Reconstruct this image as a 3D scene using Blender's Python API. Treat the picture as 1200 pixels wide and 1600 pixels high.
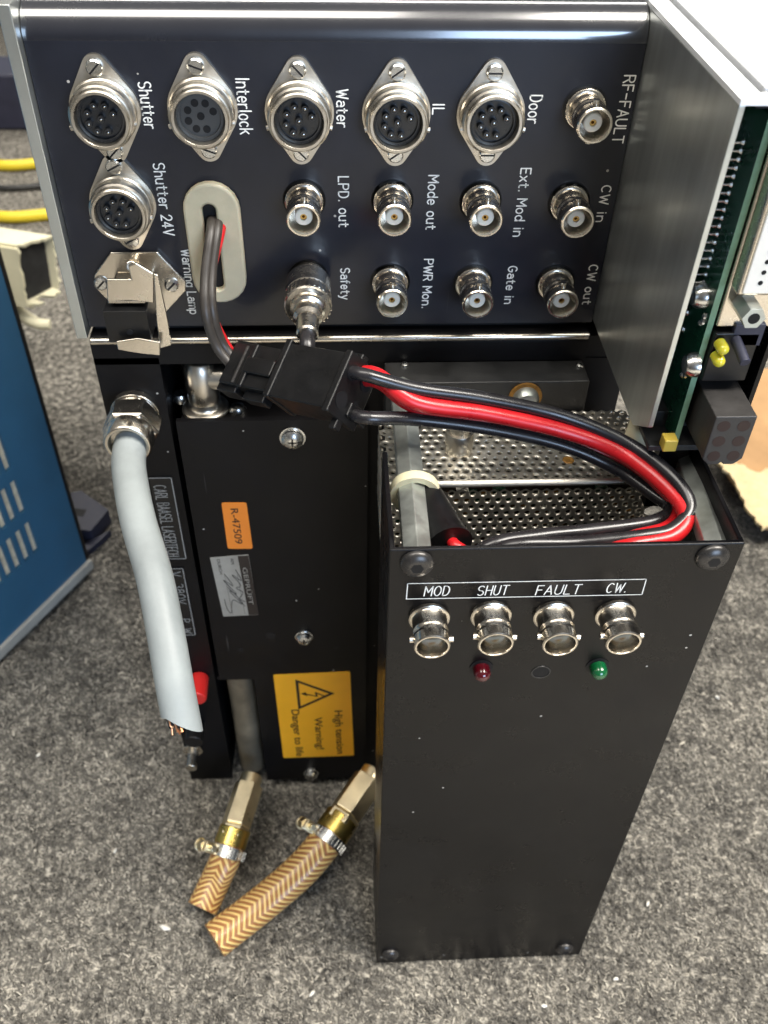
import bpy, math, random
import numpy as np
from mathutils import Vector, Matrix
random.seed(7); rng = np.random.default_rng(7)
PI = math.pi
MM = 0.001
for o in list(bpy.data.objects): bpy.data.objects.remove(o)
scene = bpy.context.scene
COL = scene.collection

# ------------------------------------------------------------------ camera
FPX, PITCH, YAW, ROLL, CAMZ = 1437.6, 0.7505, 0.0637, -0.0248, 434.4
cp, sp, cy, sy = math.cos(PITCH), math.sin(PITCH), math.cos(YAW), math.sin(YAW)
FWD = Vector((sy*cp, cy*cp, -sp)); R0 = Vector((cy, -sy, 0)); D0 = FWD.cross(R0)
RIGHT = R0*math.cos(ROLL) + D0*math.sin(ROLL)
DOWN = -R0*math.sin(ROLL) + D0*math.cos(ROLL)
CAM = Vector((0, 0, CAMZ))
cd = bpy.data.cameras.new('camera'); cam = bpy.data.objects.new('camera', cd); COL.objects.link(cam)
cam.matrix_world = Matrix(((RIGHT.x, -DOWN.x, -FWD.x, 0), (RIGHT.y, -DOWN.y, -FWD.y, 0),
                           (RIGHT.z, -DOWN.z, -FWD.z, CAMZ*MM), (0, 0, 0, 1)))
cd.sensor_fit = 'VERTICAL'; cd.sensor_height = 4.54; cd.sensor_width = 3.405; cd.lens = FPX/1600*4.54
cd.clip_start = 0.01; cd.clip_end = 50
cd.dof.use_dof = True; cd.dof.focus_distance = 0.265; cd.dof.aperture_fstop = 2.6
scene.camera = cam
scene.render.resolution_x = 768; scene.render.resolution_y = 1024
scene.view_settings.view_transform = 'Standard'; scene.view_settings.look = 'None'
scene.view_settings.exposure = -0.05; scene.view_settings.gamma = 1.0

# ------------------------------------------------------------------ room light
world = bpy.data.worlds.new('World'); scene.world = world; world.use_nodes = True
nt = world.node_tree; bg = nt.nodes['Background']
tc = nt.nodes.new('ShaderNodeTexCoord'); sep = nt.nodes.new('ShaderNodeSeparateXYZ')
rmp = nt.nodes.new('ShaderNodeValToRGB'); mr = nt.nodes.new('ShaderNodeMapRange')
mr.inputs[1].default_value = -1; mr.inputs[2].default_value = 1
nt.links.new(tc.outputs['Generated'], sep.inputs[0]); nt.links.new(sep.outputs[2], mr.inputs[0])
nt.links.new(mr.outputs[0], rmp.inputs[0]); nt.links.new(rmp.outputs[0], bg.inputs[0])
e = rmp.color_ramp.elements
e[0].position = .3; e[0].color = (.05, .045, .04, 1); e[1].position = .95; e[1].color = (.62, .60, .56, 1)
x = e.new(.55); x.color = (.20, .19, .18, 1)
bg.inputs[1].default_value = 0.52

def area(name, loc, target, sx, sy, power, col):
    l = bpy.data.lights.new(name, 'AREA'); l.shape = 'RECTANGLE'; l.size = sx*MM; l.size_y = sy*MM
    l.energy = power; l.color = col
    o = bpy.data.objects.new(name, l); COL.objects.link(o); o.location = Vector(loc)*MM
    d = (Vector(target)-Vector(loc)).normalized()
    z = -d; xx = Vector((1, 0, 0)); yy = z.cross(xx).normalized(); xx = yy.cross(z).normalized()
    o.matrix_world = Matrix.Translation(Vector(loc)*MM) @ Matrix((xx, yy, z)).transposed().to_4x4()
    return o
area('ceiling_light', (-610, -200, 2150), (-610, -200, 0), 1500, 800, 36, (1, .95, .87))
area('ceiling_light', (1210, -200, 2150), (1210, -200, 0), 1500, 800, 120, (1, .95, .87))
area('ceiling_light', (300, 2350, 2250), (300, 2350, 0), 2600, 420, 66, (1, .96, .90))
area('window_light', (900, -2200, 800), (60, 220, 250), 1200, 1100, 46, (.54, .72, 1))
sl = bpy.data.lights.new('carpet_sheen_spot', 'SPOT'); sl.energy = 760; sl.color = (1, .96, .90); sl.spot_size = math.radians(26); sl.spot_blend = .35; sl.shadow_soft_size = .06  # added spot: brightens unseen carpet so the box front mirrors a sheen
so = bpy.data.objects.new('carpet_sheen_spot', sl); COL.objects.link(so); so.location = (.55, -.95, 1.6)
so.rotation_euler = (Vector((.20, -.36, 0))-so.location).to_track_quat('-Z', 'Y').to_euler()

# ------------------------------------------------------------------ pixel ray -> point on a real plane of the model
AX = {'x': 0, 'y': 1, 'z': 2}
def at(px, py, ax, val):
    d = FWD*FPX + RIGHT*(px-600) + DOWN*(py-800)
    i = AX[ax]; t = (val-CAM[i])/d[i]
    return CAM + d*t

# ------------------------------------------------------------------ materials
def new_mat(name):
    m = bpy.data.materials.new(name); m.use_nodes = True
    return m, m.node_tree, m.node_tree.nodes['Principled BSDF']
def N(nt, t, **kw):
    n = nt.nodes.new(t)
    for k, v in kw.items(): setattr(n, k, v)
    return n
def mat(name, col, rough=.5, metal=0., spec=.5, noise=0., nscale=80, bump=0., bscale=900, coat=0., trans=0., rvar=.08, dust=0., emit=None, sss=0., scuff=0.):
    m, nt, p = new_mat(name)
    p.inputs['Base Color'].default_value = (*col, 1); p.inputs['Roughness'].default_value = rough
    p.inputs['Metallic'].default_value = metal; p.inputs['Specular IOR Level'].default_value = spec
    p.inputs['Coat Weight'].default_value = coat; p.inputs['Transmission Weight'].default_value = trans
    if sss: p.inputs['Subsurface Weight'].default_value = sss; p.inputs['Subsurface Scale'].default_value = .002
    t = N(nt, 'ShaderNodeTexCoord')
    base = None
    if noise or rvar:
        n = N(nt, 'ShaderNodeTexNoise'); n.inputs['Scale'].default_value = nscale; n.inputs['Detail'].default_value = 6
        n.inputs['Roughness'].default_value = .65
        nt.links.new(t.outputs['Object'], n.inputs['Vector'])
        r = N(nt, 'ShaderNodeMapRange'); r.inputs[1].default_value = .3; r.inputs[2].default_value = .7
        r.inputs[3].default_value = rough-rvar; r.inputs[4].default_value = rough+rvar
        nt.links.new(n.outputs[0], r.inputs[0]); nt.links.new(r.outputs[0], p.inputs['Roughness'])
        if noise:
            mx = N(nt, 'ShaderNodeMix', data_type='RGBA'); k1 = 1-noise; k2 = 1+noise
            mx.inputs[6].default_value = (*[c*k1 for c in col], 1); mx.inputs[7].default_value = (*[min(1, c*k2) for c in col], 1)
            r2 = N(nt, 'ShaderNodeMapRange'); r2.inputs[1].default_value = .3; r2.inputs[2].default_value = .7
            nt.links.new(n.outputs[0], r2.inputs[0]); nt.links.new(r2.outputs[0], mx.inputs[0])
            nt.links.new(mx.outputs[2], p.inputs['Base Color']); base = mx.outputs[2]
    if dust:
        v = N(nt, 'ShaderNodeTexVoronoi'); v.inputs['Scale'].default_value = 210
        v2 = N(nt, 'ShaderNodeTexNoise'); v2.inputs['Scale'].default_value = 33
        nt.links.new(t.outputs['Object'], v.inputs['Vector']); nt.links.new(t.outputs['Object'], v2.inputs['Vector'])
        s = N(nt, 'ShaderNodeMath', operation='LESS_THAN'); s.inputs[1].default_value = .085
        g = N(nt, 'ShaderNodeMath', operation='GREATER_THAN'); g.inputs[1].default_value = .62
        sp_ = N(nt, 'ShaderNodeSeparateColor'); nt.links.new(v.outputs['Color'], sp_.inputs[0])
        g2 = N(nt, 'ShaderNodeMath', operation='GREATER_THAN'); g2.inputs[1].default_value = 1-dust
        nt.links.new(v.outputs['Distance'], s.inputs[0]); nt.links.new(sp_.outputs[0], g2.inputs[0])
        mu = N(nt, 'ShaderNodeMath', operation='MULTIPLY'); nt.links.new(s.outputs[0], mu.inputs[0]); nt.links.new(g2.outputs[0], mu.inputs[1])
        mx = N(nt, 'ShaderNodeMix', data_type='RGBA'); nt.links.new(mu.outputs[0], mx.inputs[0])
        if base: nt.links.new(base, mx.inputs[6])
        else: mx.inputs[6].default_value = (*col, 1)
        mx.inputs[7].default_value = (.42, .40, .37, 1); nt.links.new(mx.outputs[2], p.inputs['Base Color'])
    if scuff:
        src = p.inputs['Base Color'].links[0].from_socket if p.inputs['Base Color'].links else None
        n = N(nt, 'ShaderNodeTexNoise'); n.inputs['Scale'].default_value = 16; n.inputs['Detail'].default_value = 7; n.inputs['Roughness'].default_value = .62; n.inputs['Distortion'].default_value = 1.2
        nt.links.new(t.outputs['Object'], n.inputs['Vector'])
        k = N(nt, 'ShaderNodeMapRange'); k.inputs[1].default_value = .46; k.inputs[2].default_value = .78; k.inputs[4].default_value = scuff; nt.links.new(n.outputs[0], k.inputs[0])
        rot_ = N(nt, 'ShaderNodeMapping'); rot_.inputs['Rotation'].default_value = (.3, .9, .2); rot_.inputs['Scale'].default_value = (900, 500, 22); nt.links.new(t.outputs['Object'], rot_.inputs[0])
        n2 = N(nt, 'ShaderNodeTexNoise'); n2.inputs['Scale'].default_value = 1; n2.inputs['Detail'].default_value = 1; nt.links.new(rot_.outputs[0], n2.inputs['Vector'])
        k2 = N(nt, 'ShaderNodeMapRange'); k2.inputs[1].default_value = .80; k2.inputs[2].default_value = .86; k2.inputs[4].default_value = .5; nt.links.new(n2.outputs[0], k2.inputs[0])
        mxx = N(nt, 'ShaderNodeMath', operation='MAXIMUM'); nt.links.new(k.outputs[0], mxx.inputs[0]); nt.links.new(k2.outputs[0], mxx.inputs[1])
        mx = N(nt, 'ShaderNodeMix', data_type='RGBA'); nt.links.new(mxx.outputs[0], mx.inputs[0])
        if src: nt.links.new(src, mx.inputs[6])
        else: mx.inputs[6].default_value = (*col, 1)
        mx.inputs[7].default_value = (.13, .125, .115, 1); nt.links.new(mx.outputs[2], p.inputs['Base Color'])
        if p.inputs['Roughness'].links:
            rs = p.inputs['Roughness'].links[0].from_socket; ad = N(nt, 'ShaderNodeMath', operation='ADD'); mu_ = N(nt, 'ShaderNodeMath', operation='MULTIPLY')
            mu_.inputs[1].default_value = 1.0; nt.links.new(k.outputs[0], mu_.inputs[0]); nt.links.new(rs, ad.inputs[0]); nt.links.new(mu_.outputs[0], ad.inputs[1]); nt.links.new(ad.outputs[0], p.inputs['Roughness'])
    if bump:
        n = N(nt, 'ShaderNodeTexNoise'); n.inputs['Scale'].default_value = bscale; n.inputs['Detail'].default_value = 3
        nt.links.new(t.outputs['Object'], n.inputs['Vector'])
        b = N(nt, 'ShaderNodeBump'); b.inputs['Strength'].default_value = bump; b.inputs['Distance'].default_value = .0004
        nt.links.new(n.outputs[0], b.inputs['Height']); nt.links.new(b.outputs[0], p.inputs['Normal'])
    if emit:
        p.inputs['Emission Color'].default_value = (*emit[0], 1); p.inputs['Emission Strength'].default_value = emit[1]
    return m
M = {}
M['panel'] = mat('panel_black', (.006, .0075, .0145), .42, spec=.36, noise=.18, nscale=60, rvar=.03, bump=.03, bscale=2600, dust=.05, coat=.35, scuff=.04)
M['panel'].node_tree.nodes['Principled BSDF'].inputs['Coat Roughness'].default_value = .17
M['panel'].node_tree.nodes['Principled BSDF'].inputs['Coat IOR'].default_value = 1.5
M['roll'] = mat('glossy_rolled_edge', (.008, .0095, .016), .25, spec=.7, coat=1, rvar=.03)
M['roll'].node_tree.nodes['Principled BSDF'].inputs['Coat IOR'].default_value = 2.1
M['roll'].node_tree.nodes['Principled BSDF'].inputs['Coat Roughness'].default_value = .12
M['black'] = mat('black_paint', (.0026, .0025, .0033), .30, spec=.245, noise=.2, nscale=50, bump=.12, bscale=2400, dust=.09, scuff=.035)
M['black_cover'] = mat('black_cover_paint', (.0040, .0037, .0043), .45, spec=.2, noise=.25, nscale=45, bump=.1, bscale=2200, dust=.09, scuff=.02)
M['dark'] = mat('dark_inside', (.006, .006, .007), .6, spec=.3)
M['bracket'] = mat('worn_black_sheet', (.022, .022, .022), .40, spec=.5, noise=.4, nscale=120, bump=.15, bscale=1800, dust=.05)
M['plastic'] = mat('black_plastic', (.0045, .0045, .005), .36, spec=.42, noise=.2, nscale=200, bump=.1, bscale=1500)
M['greyplastic'] = mat('grey_black_plastic', (.034, .032, .031), .5, spec=.4, noise=.15, nscale=200, bump=.1, bscale=1500)
M['nickel'] = mat('nickel', (.66, .61, .53), .24, 1, noise=.12, nscale=140, rvar=.08)
M['nickeldull'] = mat('dull_nickel', (.56, .52, .45), .34, 1, noise=.15, nscale=120, rvar=.1)
M['zinc'] = mat('zinc_plated', (.50, .53, .50), .40, .85, noise=.2, nscale=110, rvar=.12)
M['chrome'] = mat('perforated_chrome', (.82, .78, .69), .42, 1, noise=.12, nscale=60, rvar=.07, bump=.04, bscale=220)
M['steel'] = mat('screw_steel', (.62, .62, .60), .25, 1, noise=.1, nscale=200)
M['blacksteel'] = mat('black_oxide_screw', (.055, .052, .05), .28, .6, noise=.2, nscale=200)
M['white'] = mat('engraved_white', (.85, .85, .82), .6, noise=.12, nscale=900)
M['frost'] = mat('engraved_grey', (.30, .30, .29), .6, noise=.25, nscale=700)
M['ptfe'] = mat('white_insulator', (.74, .71, .62), .4, rvar=0, sss=.1)
M['gold'] = mat('gold_contact', (.55, .36, .12), .3, 1, rvar=0)
M['insert'] = mat('socket_insert', (.016, .017, .019), .3, spec=.6, rvar=.05, nscale=300)
M['insertgrey'] = mat('grey_socket_insert', (.055, .058, .06), .4, spec=.5, nscale=300)
M['grommet'] = mat('beige_grommet', (.44, .40, .285), .5, noise=.12, nscale=90, sss=.15, bump=.06, bscale=700)
M['cable'] = mat('grey_cable_sheath', (.26, .285, .285), .5, spec=.4, noise=.16, nscale=35, bump=.08, bscale=500)
M['copper'] = mat('copper_wire', (.62, .28, .13), .3, 1, rvar=0)
M['red'] = mat('red_wire', (.50, .012, .016), .30, spec=.55, noise=.12, nscale=120)
M['wire'] = mat('black_wire', (.016, .015, .017), .28, spec=.6, noise=.2, nscale=140)
M['brown'] = mat('aged_wire', (.035, .030, .026), .4, spec=.5, noise=.3, nscale=140)
M['orange'] = mat('orange_sticker', (.80, .235, .022), .45, rvar=.04, noise=.05)
M['yellow'] = mat('yellow_sticker', (.95, .45, .02), .38, spec=.5, noise=.06, nscale=50, bump=.12, bscale=130)
M['silverlabel'] = mat('silver_label', (.33, .32, .29), .40, .2, noise=.12, nscale=150)
M['ink'] = mat('black_ink', (.018, .012, .010), .5, rvar=0)
M['pcb'] = mat('green_board', (.005, .050, .024), .3, spec=.5, noise=.3, nscale=150, coat=.3)
M['pcbedge'] = mat('board_edge', (.17, .30, .19), .5, noise=.2, nscale=200)
M['solder'] = mat('solder', (.72, .72, .70), .25, 1, rvar=.05)
M['dsub'] = mat('cream_connector_face', (.78, .76, .70), .4, noise=.05)
M['ledyellow'] = mat('yellow_led', (.55, .50, .03), .2, spec=.6, coat=.5, rvar=0, sss=.2)
M['ledred'] = mat('red_led', (.085, .003, .008), .12, spec=.6, coat=.6, rvar=0)
M['ledgreen'] = mat('green_led', (.004, .10, .03), .12, spec=.6, coat=.6, rvar=0)
M['brass'] = mat('brass', (.78, .68, .46), .33, 1, noise=.12, nscale=100)
M['gilt'] = mat('yellow_brass', (.62, .46, .13), .3, 1, noise=.15, nscale=120)
M['rust'] = mat('rusty_washer', (.34, .17, .035), .55, .4, noise=.4, nscale=400)
M['cream'] = mat('cream_plastic', (.60, .56, .38), .45, noise=.08, sss=.1)
M['duct'] = mat('cream_duct', (.66, .62, .44), .5, noise=.10, nscale=40)
M['blue'] = mat('blue_enamel', (.026, .105, .188), .5, spec=.4, noise=.08, nscale=60, bump=.15, bscale=1500)
M['trim'] = mat('grey_trim', (.36, .35, .31), .5, noise=.12, nscale=60)
M['bluegrey'] = mat('slate_blue_plastic', (.022, .024, .046), .5, noise=.15)
M['yellowcable'] = mat('yellow_cable', (.72, .56, .03), .4)
M['louvre'] = mat('tan_inner_filter', (.64, .54, .38), .7, noise=.3, nscale=150)
M['card'] = mat('cardboard', (.42, .25, .12), .8, spec=.2, noise=.15, nscale=40, bump=.2, bscale=200)
M['cardpale'] = mat('torn_cardboard', (.62, .49, .28), .85, spec=.2, noise=.2, nscale=90, bump=.3, bscale=250)
M['galv'] = None; M['topmetal'] = None

def galv(name, col, rough):                                    # spangled zinc sheet with vertical rolling streaks
    m, nt, p = new_mat(name)
    t = N(nt, 'ShaderNodeTexCoord'); mp = N(nt, 'ShaderNodeMapping'); mp.inputs['Scale'].default_value = (60, 260, 22)
    nt.links.new(t.outputs['Object'], mp.inputs[0])
    n1 = N(nt, 'ShaderNodeTexNoise'); n1.inputs['Scale'].default_value = 1; n1.inputs['Detail'].default_value = 5; nt.links.new(mp.outputs[0], n1.inputs['Vector'])
    n2 = N(nt, 'ShaderNodeTexNoise'); n2.inputs['Scale'].default_value = 45; n2.inputs['Detail'].default_value = 5; nt.links.new(t.outputs['Object'], n2.inputs['Vector'])
    ad = N(nt, 'ShaderNodeMix'); ad.inputs[0].default_value = .5; nt.links.new(n1.outputs[0], ad.inputs[2]); nt.links.new(n2.outputs[0], ad.inputs[3])
    cr = N(nt, 'ShaderNodeMapRange'); cr.inputs[1].default_value = .3; cr.inputs[2].default_value = .7; nt.links.new(ad.outputs[0], cr.inputs[0])
    mx = N(nt, 'ShaderNodeMix', data_type='RGBA'); nt.links.new(cr.outputs[0], mx.inputs[0])
    mx.inputs[6].default_value = (*[c*.80 for c in col], 1); mx.inputs[7].default_value = (*[c*1.12 for c in col], 1)
    nt.links.new(mx.outputs[2], p.inputs['Base Color']); p.inputs['Metallic'].default_value = .9
    r = N(nt, 'ShaderNodeMapRange'); r.inputs[1].default_value = .3; r.inputs[2].default_value = .7
    r.inputs[3].default_value = rough-.02; r.inputs[4].default_value = rough+.03
    nt.links.new(n2.outputs[0], r.inputs[0]); nt.links.new(r.outputs[0], p.inputs['Roughness'])
    return m
M['galv'] = galv('galvanised_sheet', (.58, .61, .59), .31)
M['topmetal'] = mat('glare_white_zinc', (.86, .88, .90), .42, .35, noise=.05, nscale=45)  # zinc colour whitened to paint in the glare of the ceiling light

def carpet_mat():
    m, nt, p = new_mat('grey_felt_carpet')
    t = N(nt, 'ShaderNodeTexCoord')
    def noise(sc, det, seed):
        n = N(nt, 'ShaderNodeTexNoise'); n.inputs['Scale'].default_value = sc; n.inputs['Detail'].default_value = det
        n.inputs['Roughness'].default_value = .7
        mp = N(nt, 'ShaderNodeMapping'); mp.inputs['Location'].default_value = (seed, seed*.3, 0)
        nt.links.new(t.outputs['Object'], mp.inputs[0]); nt.links.new(mp.outputs[0], n.inputs['Vector']); return n.outputs[0]
    a = noise(230, 5, 1.3); b = noise(700, 3, 5.1)
    mx = N(nt, 'ShaderNodeMix'); mx.inputs[0].default_value = .35; nt.links.new(a, mx.inputs[2]); nt.links.new(b, mx.inputs[3])
    cr = N(nt, 'ShaderNodeValToRGB'); nt.links.new(mx.outputs[0], cr.inputs[0])
    e = cr.color_ramp.elements
    e[0].position = .40; e[0].color = (.045, .042, .038, 1); e[1].position = .60; e[1].color = (.44, .41, .35, 1)
    q = e.new(.5); q.color = (.148, .139, .122, 1)
    nt.links.new(cr.outputs[0], p.inputs['Base Color'])
    p.inputs['Roughness'].default_value = .95; p.inputs['Specular IOR Level'].default_value = .1
    bm = N(nt, 'ShaderNodeBump'); bm.inputs['Strength'].default_value = .8; bm.inputs['Distance'].default_value = .002
    nt.links.new(mx.outputs[0], bm.inputs['Height']); nt.links.new(bm.outputs[0], p.inputs['Normal'])
    return m
def fibre_mat():
    m, nt, p = new_mat('carpet_fibre')
    a = N(nt, 'ShaderNodeAttribute', attribute_name='shade')
    cr = N(nt, 'ShaderNodeValToRGB'); nt.links.new(a.outputs['Fac'], cr.inputs[0])
    e = cr.color_ramp.elements
    e[0].position = 0; e[0].color = (.020, .019, .018, 1); e[1].position = 1; e[1].color = (.60, .555, .465, 1)
    q = e.new(.55); q.color = (.155, .145, .127, 1)
    nt.links.new(cr.outputs[0], p.inputs['Base Color'])
    p.inputs['Roughness'].default_value = .8; p.inputs['Specular IOR Level'].default_value = .2
    return m
def hose_mat():
    m, nt, p = new_mat('braided_hose')
    uv = N(nt, 'ShaderNodeUVMap'); s = N(nt, 'ShaderNodeSeparateXYZ'); nt.links.new(uv.outputs[0], s.inputs[0])
    def math_(op, a, b=None, c=None):
        n = N(nt, 'ShaderNodeMath', operation=op)
        for i, v in enumerate((a, b, c)):
            if v is None: continue
            if isinstance(v, (int, float)): n.inputs[i].default_value = v
            else: nt.links.new(v, n.inputs[i])
        return n.outputs[0]
    u = math_('MULTIPLY', s.outputs[0], 4.0)                    # chevron columns round the hose
    fu = math_('FRACT', u); tri = math_('ABSOLUTE', math_('SUBTRACT', fu, .5))
    v = math_('MULTIPLY', s.outputs[1], .34)                   # V per mm
    ph = math_('FRACT', math_('ADD', v, math_('MULTIPLY', tri, 2.9)))
    st = math_('ABSOLUTE', math_('SUBTRACT', ph, .5))           # 0..0.5
    fine = math_('MULTIPLY', math_('SINE', math_('MULTIPLY', s.outputs[0], 330)), .03)
    k = N(nt, 'ShaderNodeMapRange'); k.interpolation_type = 'SMOOTHSTEP'
    k.inputs[1].default_value = .16; k.inputs[2].default_value = .36; nt.links.new(math_('ADD', st, fine), k.inputs[0])
    no = N(nt, 'ShaderNodeTexNoise'); no.inputs['Scale'].default_value = 160; t = N(nt, 'ShaderNodeTexCoord'); nt.links.new(t.outputs['Object'], no.inputs['Vector'])
    c1 = N(nt, 'ShaderNodeMix', data_type='RGBA'); c1.inputs[6].default_value = (.27, .105, .035, 1); c1.inputs[7].default_value = (.40, .18, .065, 1); nt.links.new(no.outputs[0], c1.inputs[0])
    mx = N(nt, 'ShaderNodeMix', data_type='RGBA'); nt.links.new(k.outputs[0], mx.inputs[0])
    nt.links.new(c1.outputs[2], mx.inputs[6]); mx.inputs[7].default_value = (.76, .52, .19, 1)
    nt.links.new(mx.outputs[2], p.inputs['Base Color'])
    p.inputs['Roughness'].default_value = .28; p.inputs['Coat Weight'].default_value = .15; p.inputs['Coat Roughness'].default_value = .25
    b = N(nt, 'ShaderNodeBump'); b.inputs['Strength'].default_value = .9; b.inputs['Distance'].default_value = .0008
    nt.links.new(k.outputs[0], b.inputs['Height']); nt.links.new(b.outputs[0], p.inputs['Normal'])
    return m
M['carpet'] = carpet_mat(); M['fibre'] = fibre_mat(); M['hose'] = hose_mat()

# ------------------------------------------------------------------ mesh builder (millimetres in, metres out)
def frame_axis(d):
    d = Vector(d).normalized(); a = Vector((0, 0, 1)) if abs(d.z) < .9 else Vector((1, 0, 0))
    e1 = d.cross(a).normalized(); return e1, d.cross(e1).normalized(), d
class MB:
    def __init__(s): s.v = []; s.f = []; s.mi = []; s.uv = {}; s.m = 0
    def add(s, vs, fs, m=None):
        b = len(s.v); s.v += [Vector(p) for p in vs]
        for f in fs: s.f.append([b+i for i in f]); s.mi.append(s.m if m is None else m)
        return b
    def box(s, a, b, m=None):
        x0, x1 = sorted((a[0], b[0])); y0, y1 = sorted((a[1], b[1])); z0, z1 = sorted((a[2], b[2]))
        s.add([(x0, y0, z0), (x1, y0, z0), (x1, y1, z0), (x0, y1, z0), (x0, y0, z1), (x1, y0, z1), (x1, y1, z1), (x0, y1, z1)],
              [(0, 3, 2, 1), (4, 5, 6, 7), (0, 1, 5, 4), (1, 2, 6, 5), (2, 3, 7, 6), (3, 0, 4, 7)], m); return s
    def obox(s, c, e1, e2, e3, m=None):                        # oriented box, half-extent vectors
        c = Vector(c); e1, e2, e3 = Vector(e1), Vector(e2), Vector(e3)
        vs = [c+e1*i+e2*j+e3*k for k in (-1, 1) for j in (-1, 1) for i in (-1, 1)]
        fs = [(0, 2, 3, 1), (4, 5, 7, 6), (0, 1, 5, 4), (1, 3, 7, 5), (3, 2, 6, 7), (2, 0, 4, 6)]
        if e1.cross(e2).dot(e3) < 0: fs = [f[::-1] for f in fs]
        s.add(vs, fs, m); return s
    def lathe(s, prof, o, d, n=32, m=None, capped=True, e=None):   # prof: (r, h) along d
        e1, e2, d = frame_axis(d); o = Vector(o); b = len(s.v); fs = []
        if e: e1 = Vector(e).normalized(); e2 = d.cross(e1)
        vs = [o + d*h + (e1*math.cos(2*PI*i/n) + e2*math.sin(2*PI*i/n))*r for r, h in prof for i in range(n)]
        for k in range(len(prof)-1):
            for i in range(n):
                j = (i+1) % n; fs.append((k*n+i, k*n+j, (k+1)*n+j, (k+1)*n+i))
        if capped:
            fs.append(tuple(range(n))[::-1]); fs.append(tuple((len(prof)-1)*n+i for i in range(n)))
        s.add(vs, fs, m); return s
    def cyl(s, a, b, r, n=24, r2=None, m=None, e=None):
        a, b = Vector(a), Vector(b); L = (b-a).length
        return s.lathe([(r, 0), (r if r2 is None else r2, L)], a, b-a, n, m, True, e)
    def ball(s, c, r, n=14, m=None, sc=(1, 1, 1)):
        c = Vector(c); vs = [c+Vector((0, 0, r*sc[2]))]; fs = []; K = n//2
        for k in range(1, K):
            a = PI*k/K
            vs += [c+Vector((r*sc[0]*math.sin(a)*math.cos(2*PI*i/n), r*sc[1]*math.sin(a)*math.sin(2*PI*i/n), r*sc[2]*math.cos(a))) for i in range(n)]
        vs.append(c-Vector((0, 0, r*sc[2])))
        for i in range(n):
            j = (i+1) % n; fs.append((0, 1+i, 1+j)); L = len(vs)-1; q = 1+(K-2)*n; fs.append((L, q+j, q+i))
            for k in range(K-2): fs.append((1+k*n+i, 1+(k+1)*n+i, 1+(k+1)*n+j, 1+k*n+j))
        s.add(vs, fs, m); return s
    def prism(s, poly, o, e1, e2, t, m=None):                   # 2-D outline in frame (e1,e2), extruded by vector t
        o, e1, e2, t = Vector(o), Vector(e1), Vector(e2), Vector(t); n = len(poly)
        ar = sum(poly[i][0]*poly[(i+1) % n][1]-poly[(i+1) % n][0]*poly[i][1] for i in range(n))
        if ar < 0: poly = poly[::-1]
        a = [o+e1*p[0]+e2*p[1] for p in poly]; vs = a+[p+t for p in a]
        fs = [tuple(range(n))[::-1], tuple(range(n, 2*n))]+[(i, (i+1) % n, n+(i+1) % n, n+i) for i in range(n)]
        if e1.cross(e2).dot(t) < 0: fs = [f[::-1] for f in fs]
        s.add(vs, fs, m); return s
    def tube(s, pts, r, n=14, m=None, sub=8, cap=True, uv=False, rf=None):
        P = spline(pts, sub); K = len(P); b0 = len(s.v)
        T = [(P[min(i+1, K-1)]-P[max(i-1, 0)]).normalized() for i in range(K)]
        e1, e2, _ = frame_axis(T[0]); vs = []; L = 0; lens = []
        for i in range(K):
            if i:
                ax = T[i-1].cross(T[i]); L += (P[i]-P[i-1]).length
                if ax.length > 1e-7:
                    q = Matrix.Rotation(T[i-1].angle(T[i]), 3, ax.normalized()); e1 = q @ e1
            e1 = (e1-T[i]*e1.dot(T[i])).normalized(); e2 = T[i].cross(e1); lens.append(L)
            rr = r if rf is None else r*rf(i/(K-1))
            vs += [P[i]+(e1*math.cos(2*PI*k/n)+e2*math.sin(2*PI*k/n))*rr for k in range(n)]
        fs = []; uvs = []
        for i in range(K-1):
            for k in range(n):
                j = (k+1) % n; fs.append((i*n+k, i*n+j, (i+1)*n+j, (i+1)*n+k))
                uvs.append([(k/n, lens[i]), ((k+1)/n, lens[i]), ((k+1)/n, lens[i+1]), (k/n, lens[i+1])])
        base = len(s.f)
        if cap: fs.append(tuple(range(n))[::-1]); fs.append(tuple((K-1)*n+k for k in range(n)))
        s.add(vs, fs, m)
        if uv:
            for q, c in enumerate(uvs): s.uv[base+q] = c
        return s
    def build(s, name, mats, parent=None, ang=35, bevel=0, seg=2, world=None):
        me = bpy.data.meshes.new(name)
        me.from_pydata([p*MM for p in s.v], [], s.f)
        if not isinstance(mats, (list, tuple)): mats = [mats]
        for m in mats: me.materials.append(m)
        me.polygons.foreach_set('material_index', s.mi)
        if s.uv:
            ul = me.uv_layers.new(name='UVMap')
            for fi, c in s.uv.items():
                for li, q in zip(me.polygons[fi].loop_indices, c): ul.data[li].uv = q
        me.update(); me.shade_smooth(); me.set_sharp_from_angle(angle=math.radians(ang))
        return link(name, me, parent, bevel, seg, world)
def link(name, me, parent=None, bevel=0, seg=2, world=None):
    o = bpy.data.objects.new(name, me); COL.objects.link(o)
    if parent is not None:
        o.parent = parent
        if parent.type == 'EMPTY' or 'origin' in parent: o.matrix_parent_inverse = Matrix.Translation(-parent.location)
    if world is not None: o.matrix_basis = world
    if bevel:
        b = o.modifiers.new('bevel', 'BEVEL'); b.width = bevel*MM; b.segments = seg; b.limit_method = 'ANGLE'; b.angle_limit = math.radians(40); b.harden_normals = True
    return o
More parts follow.
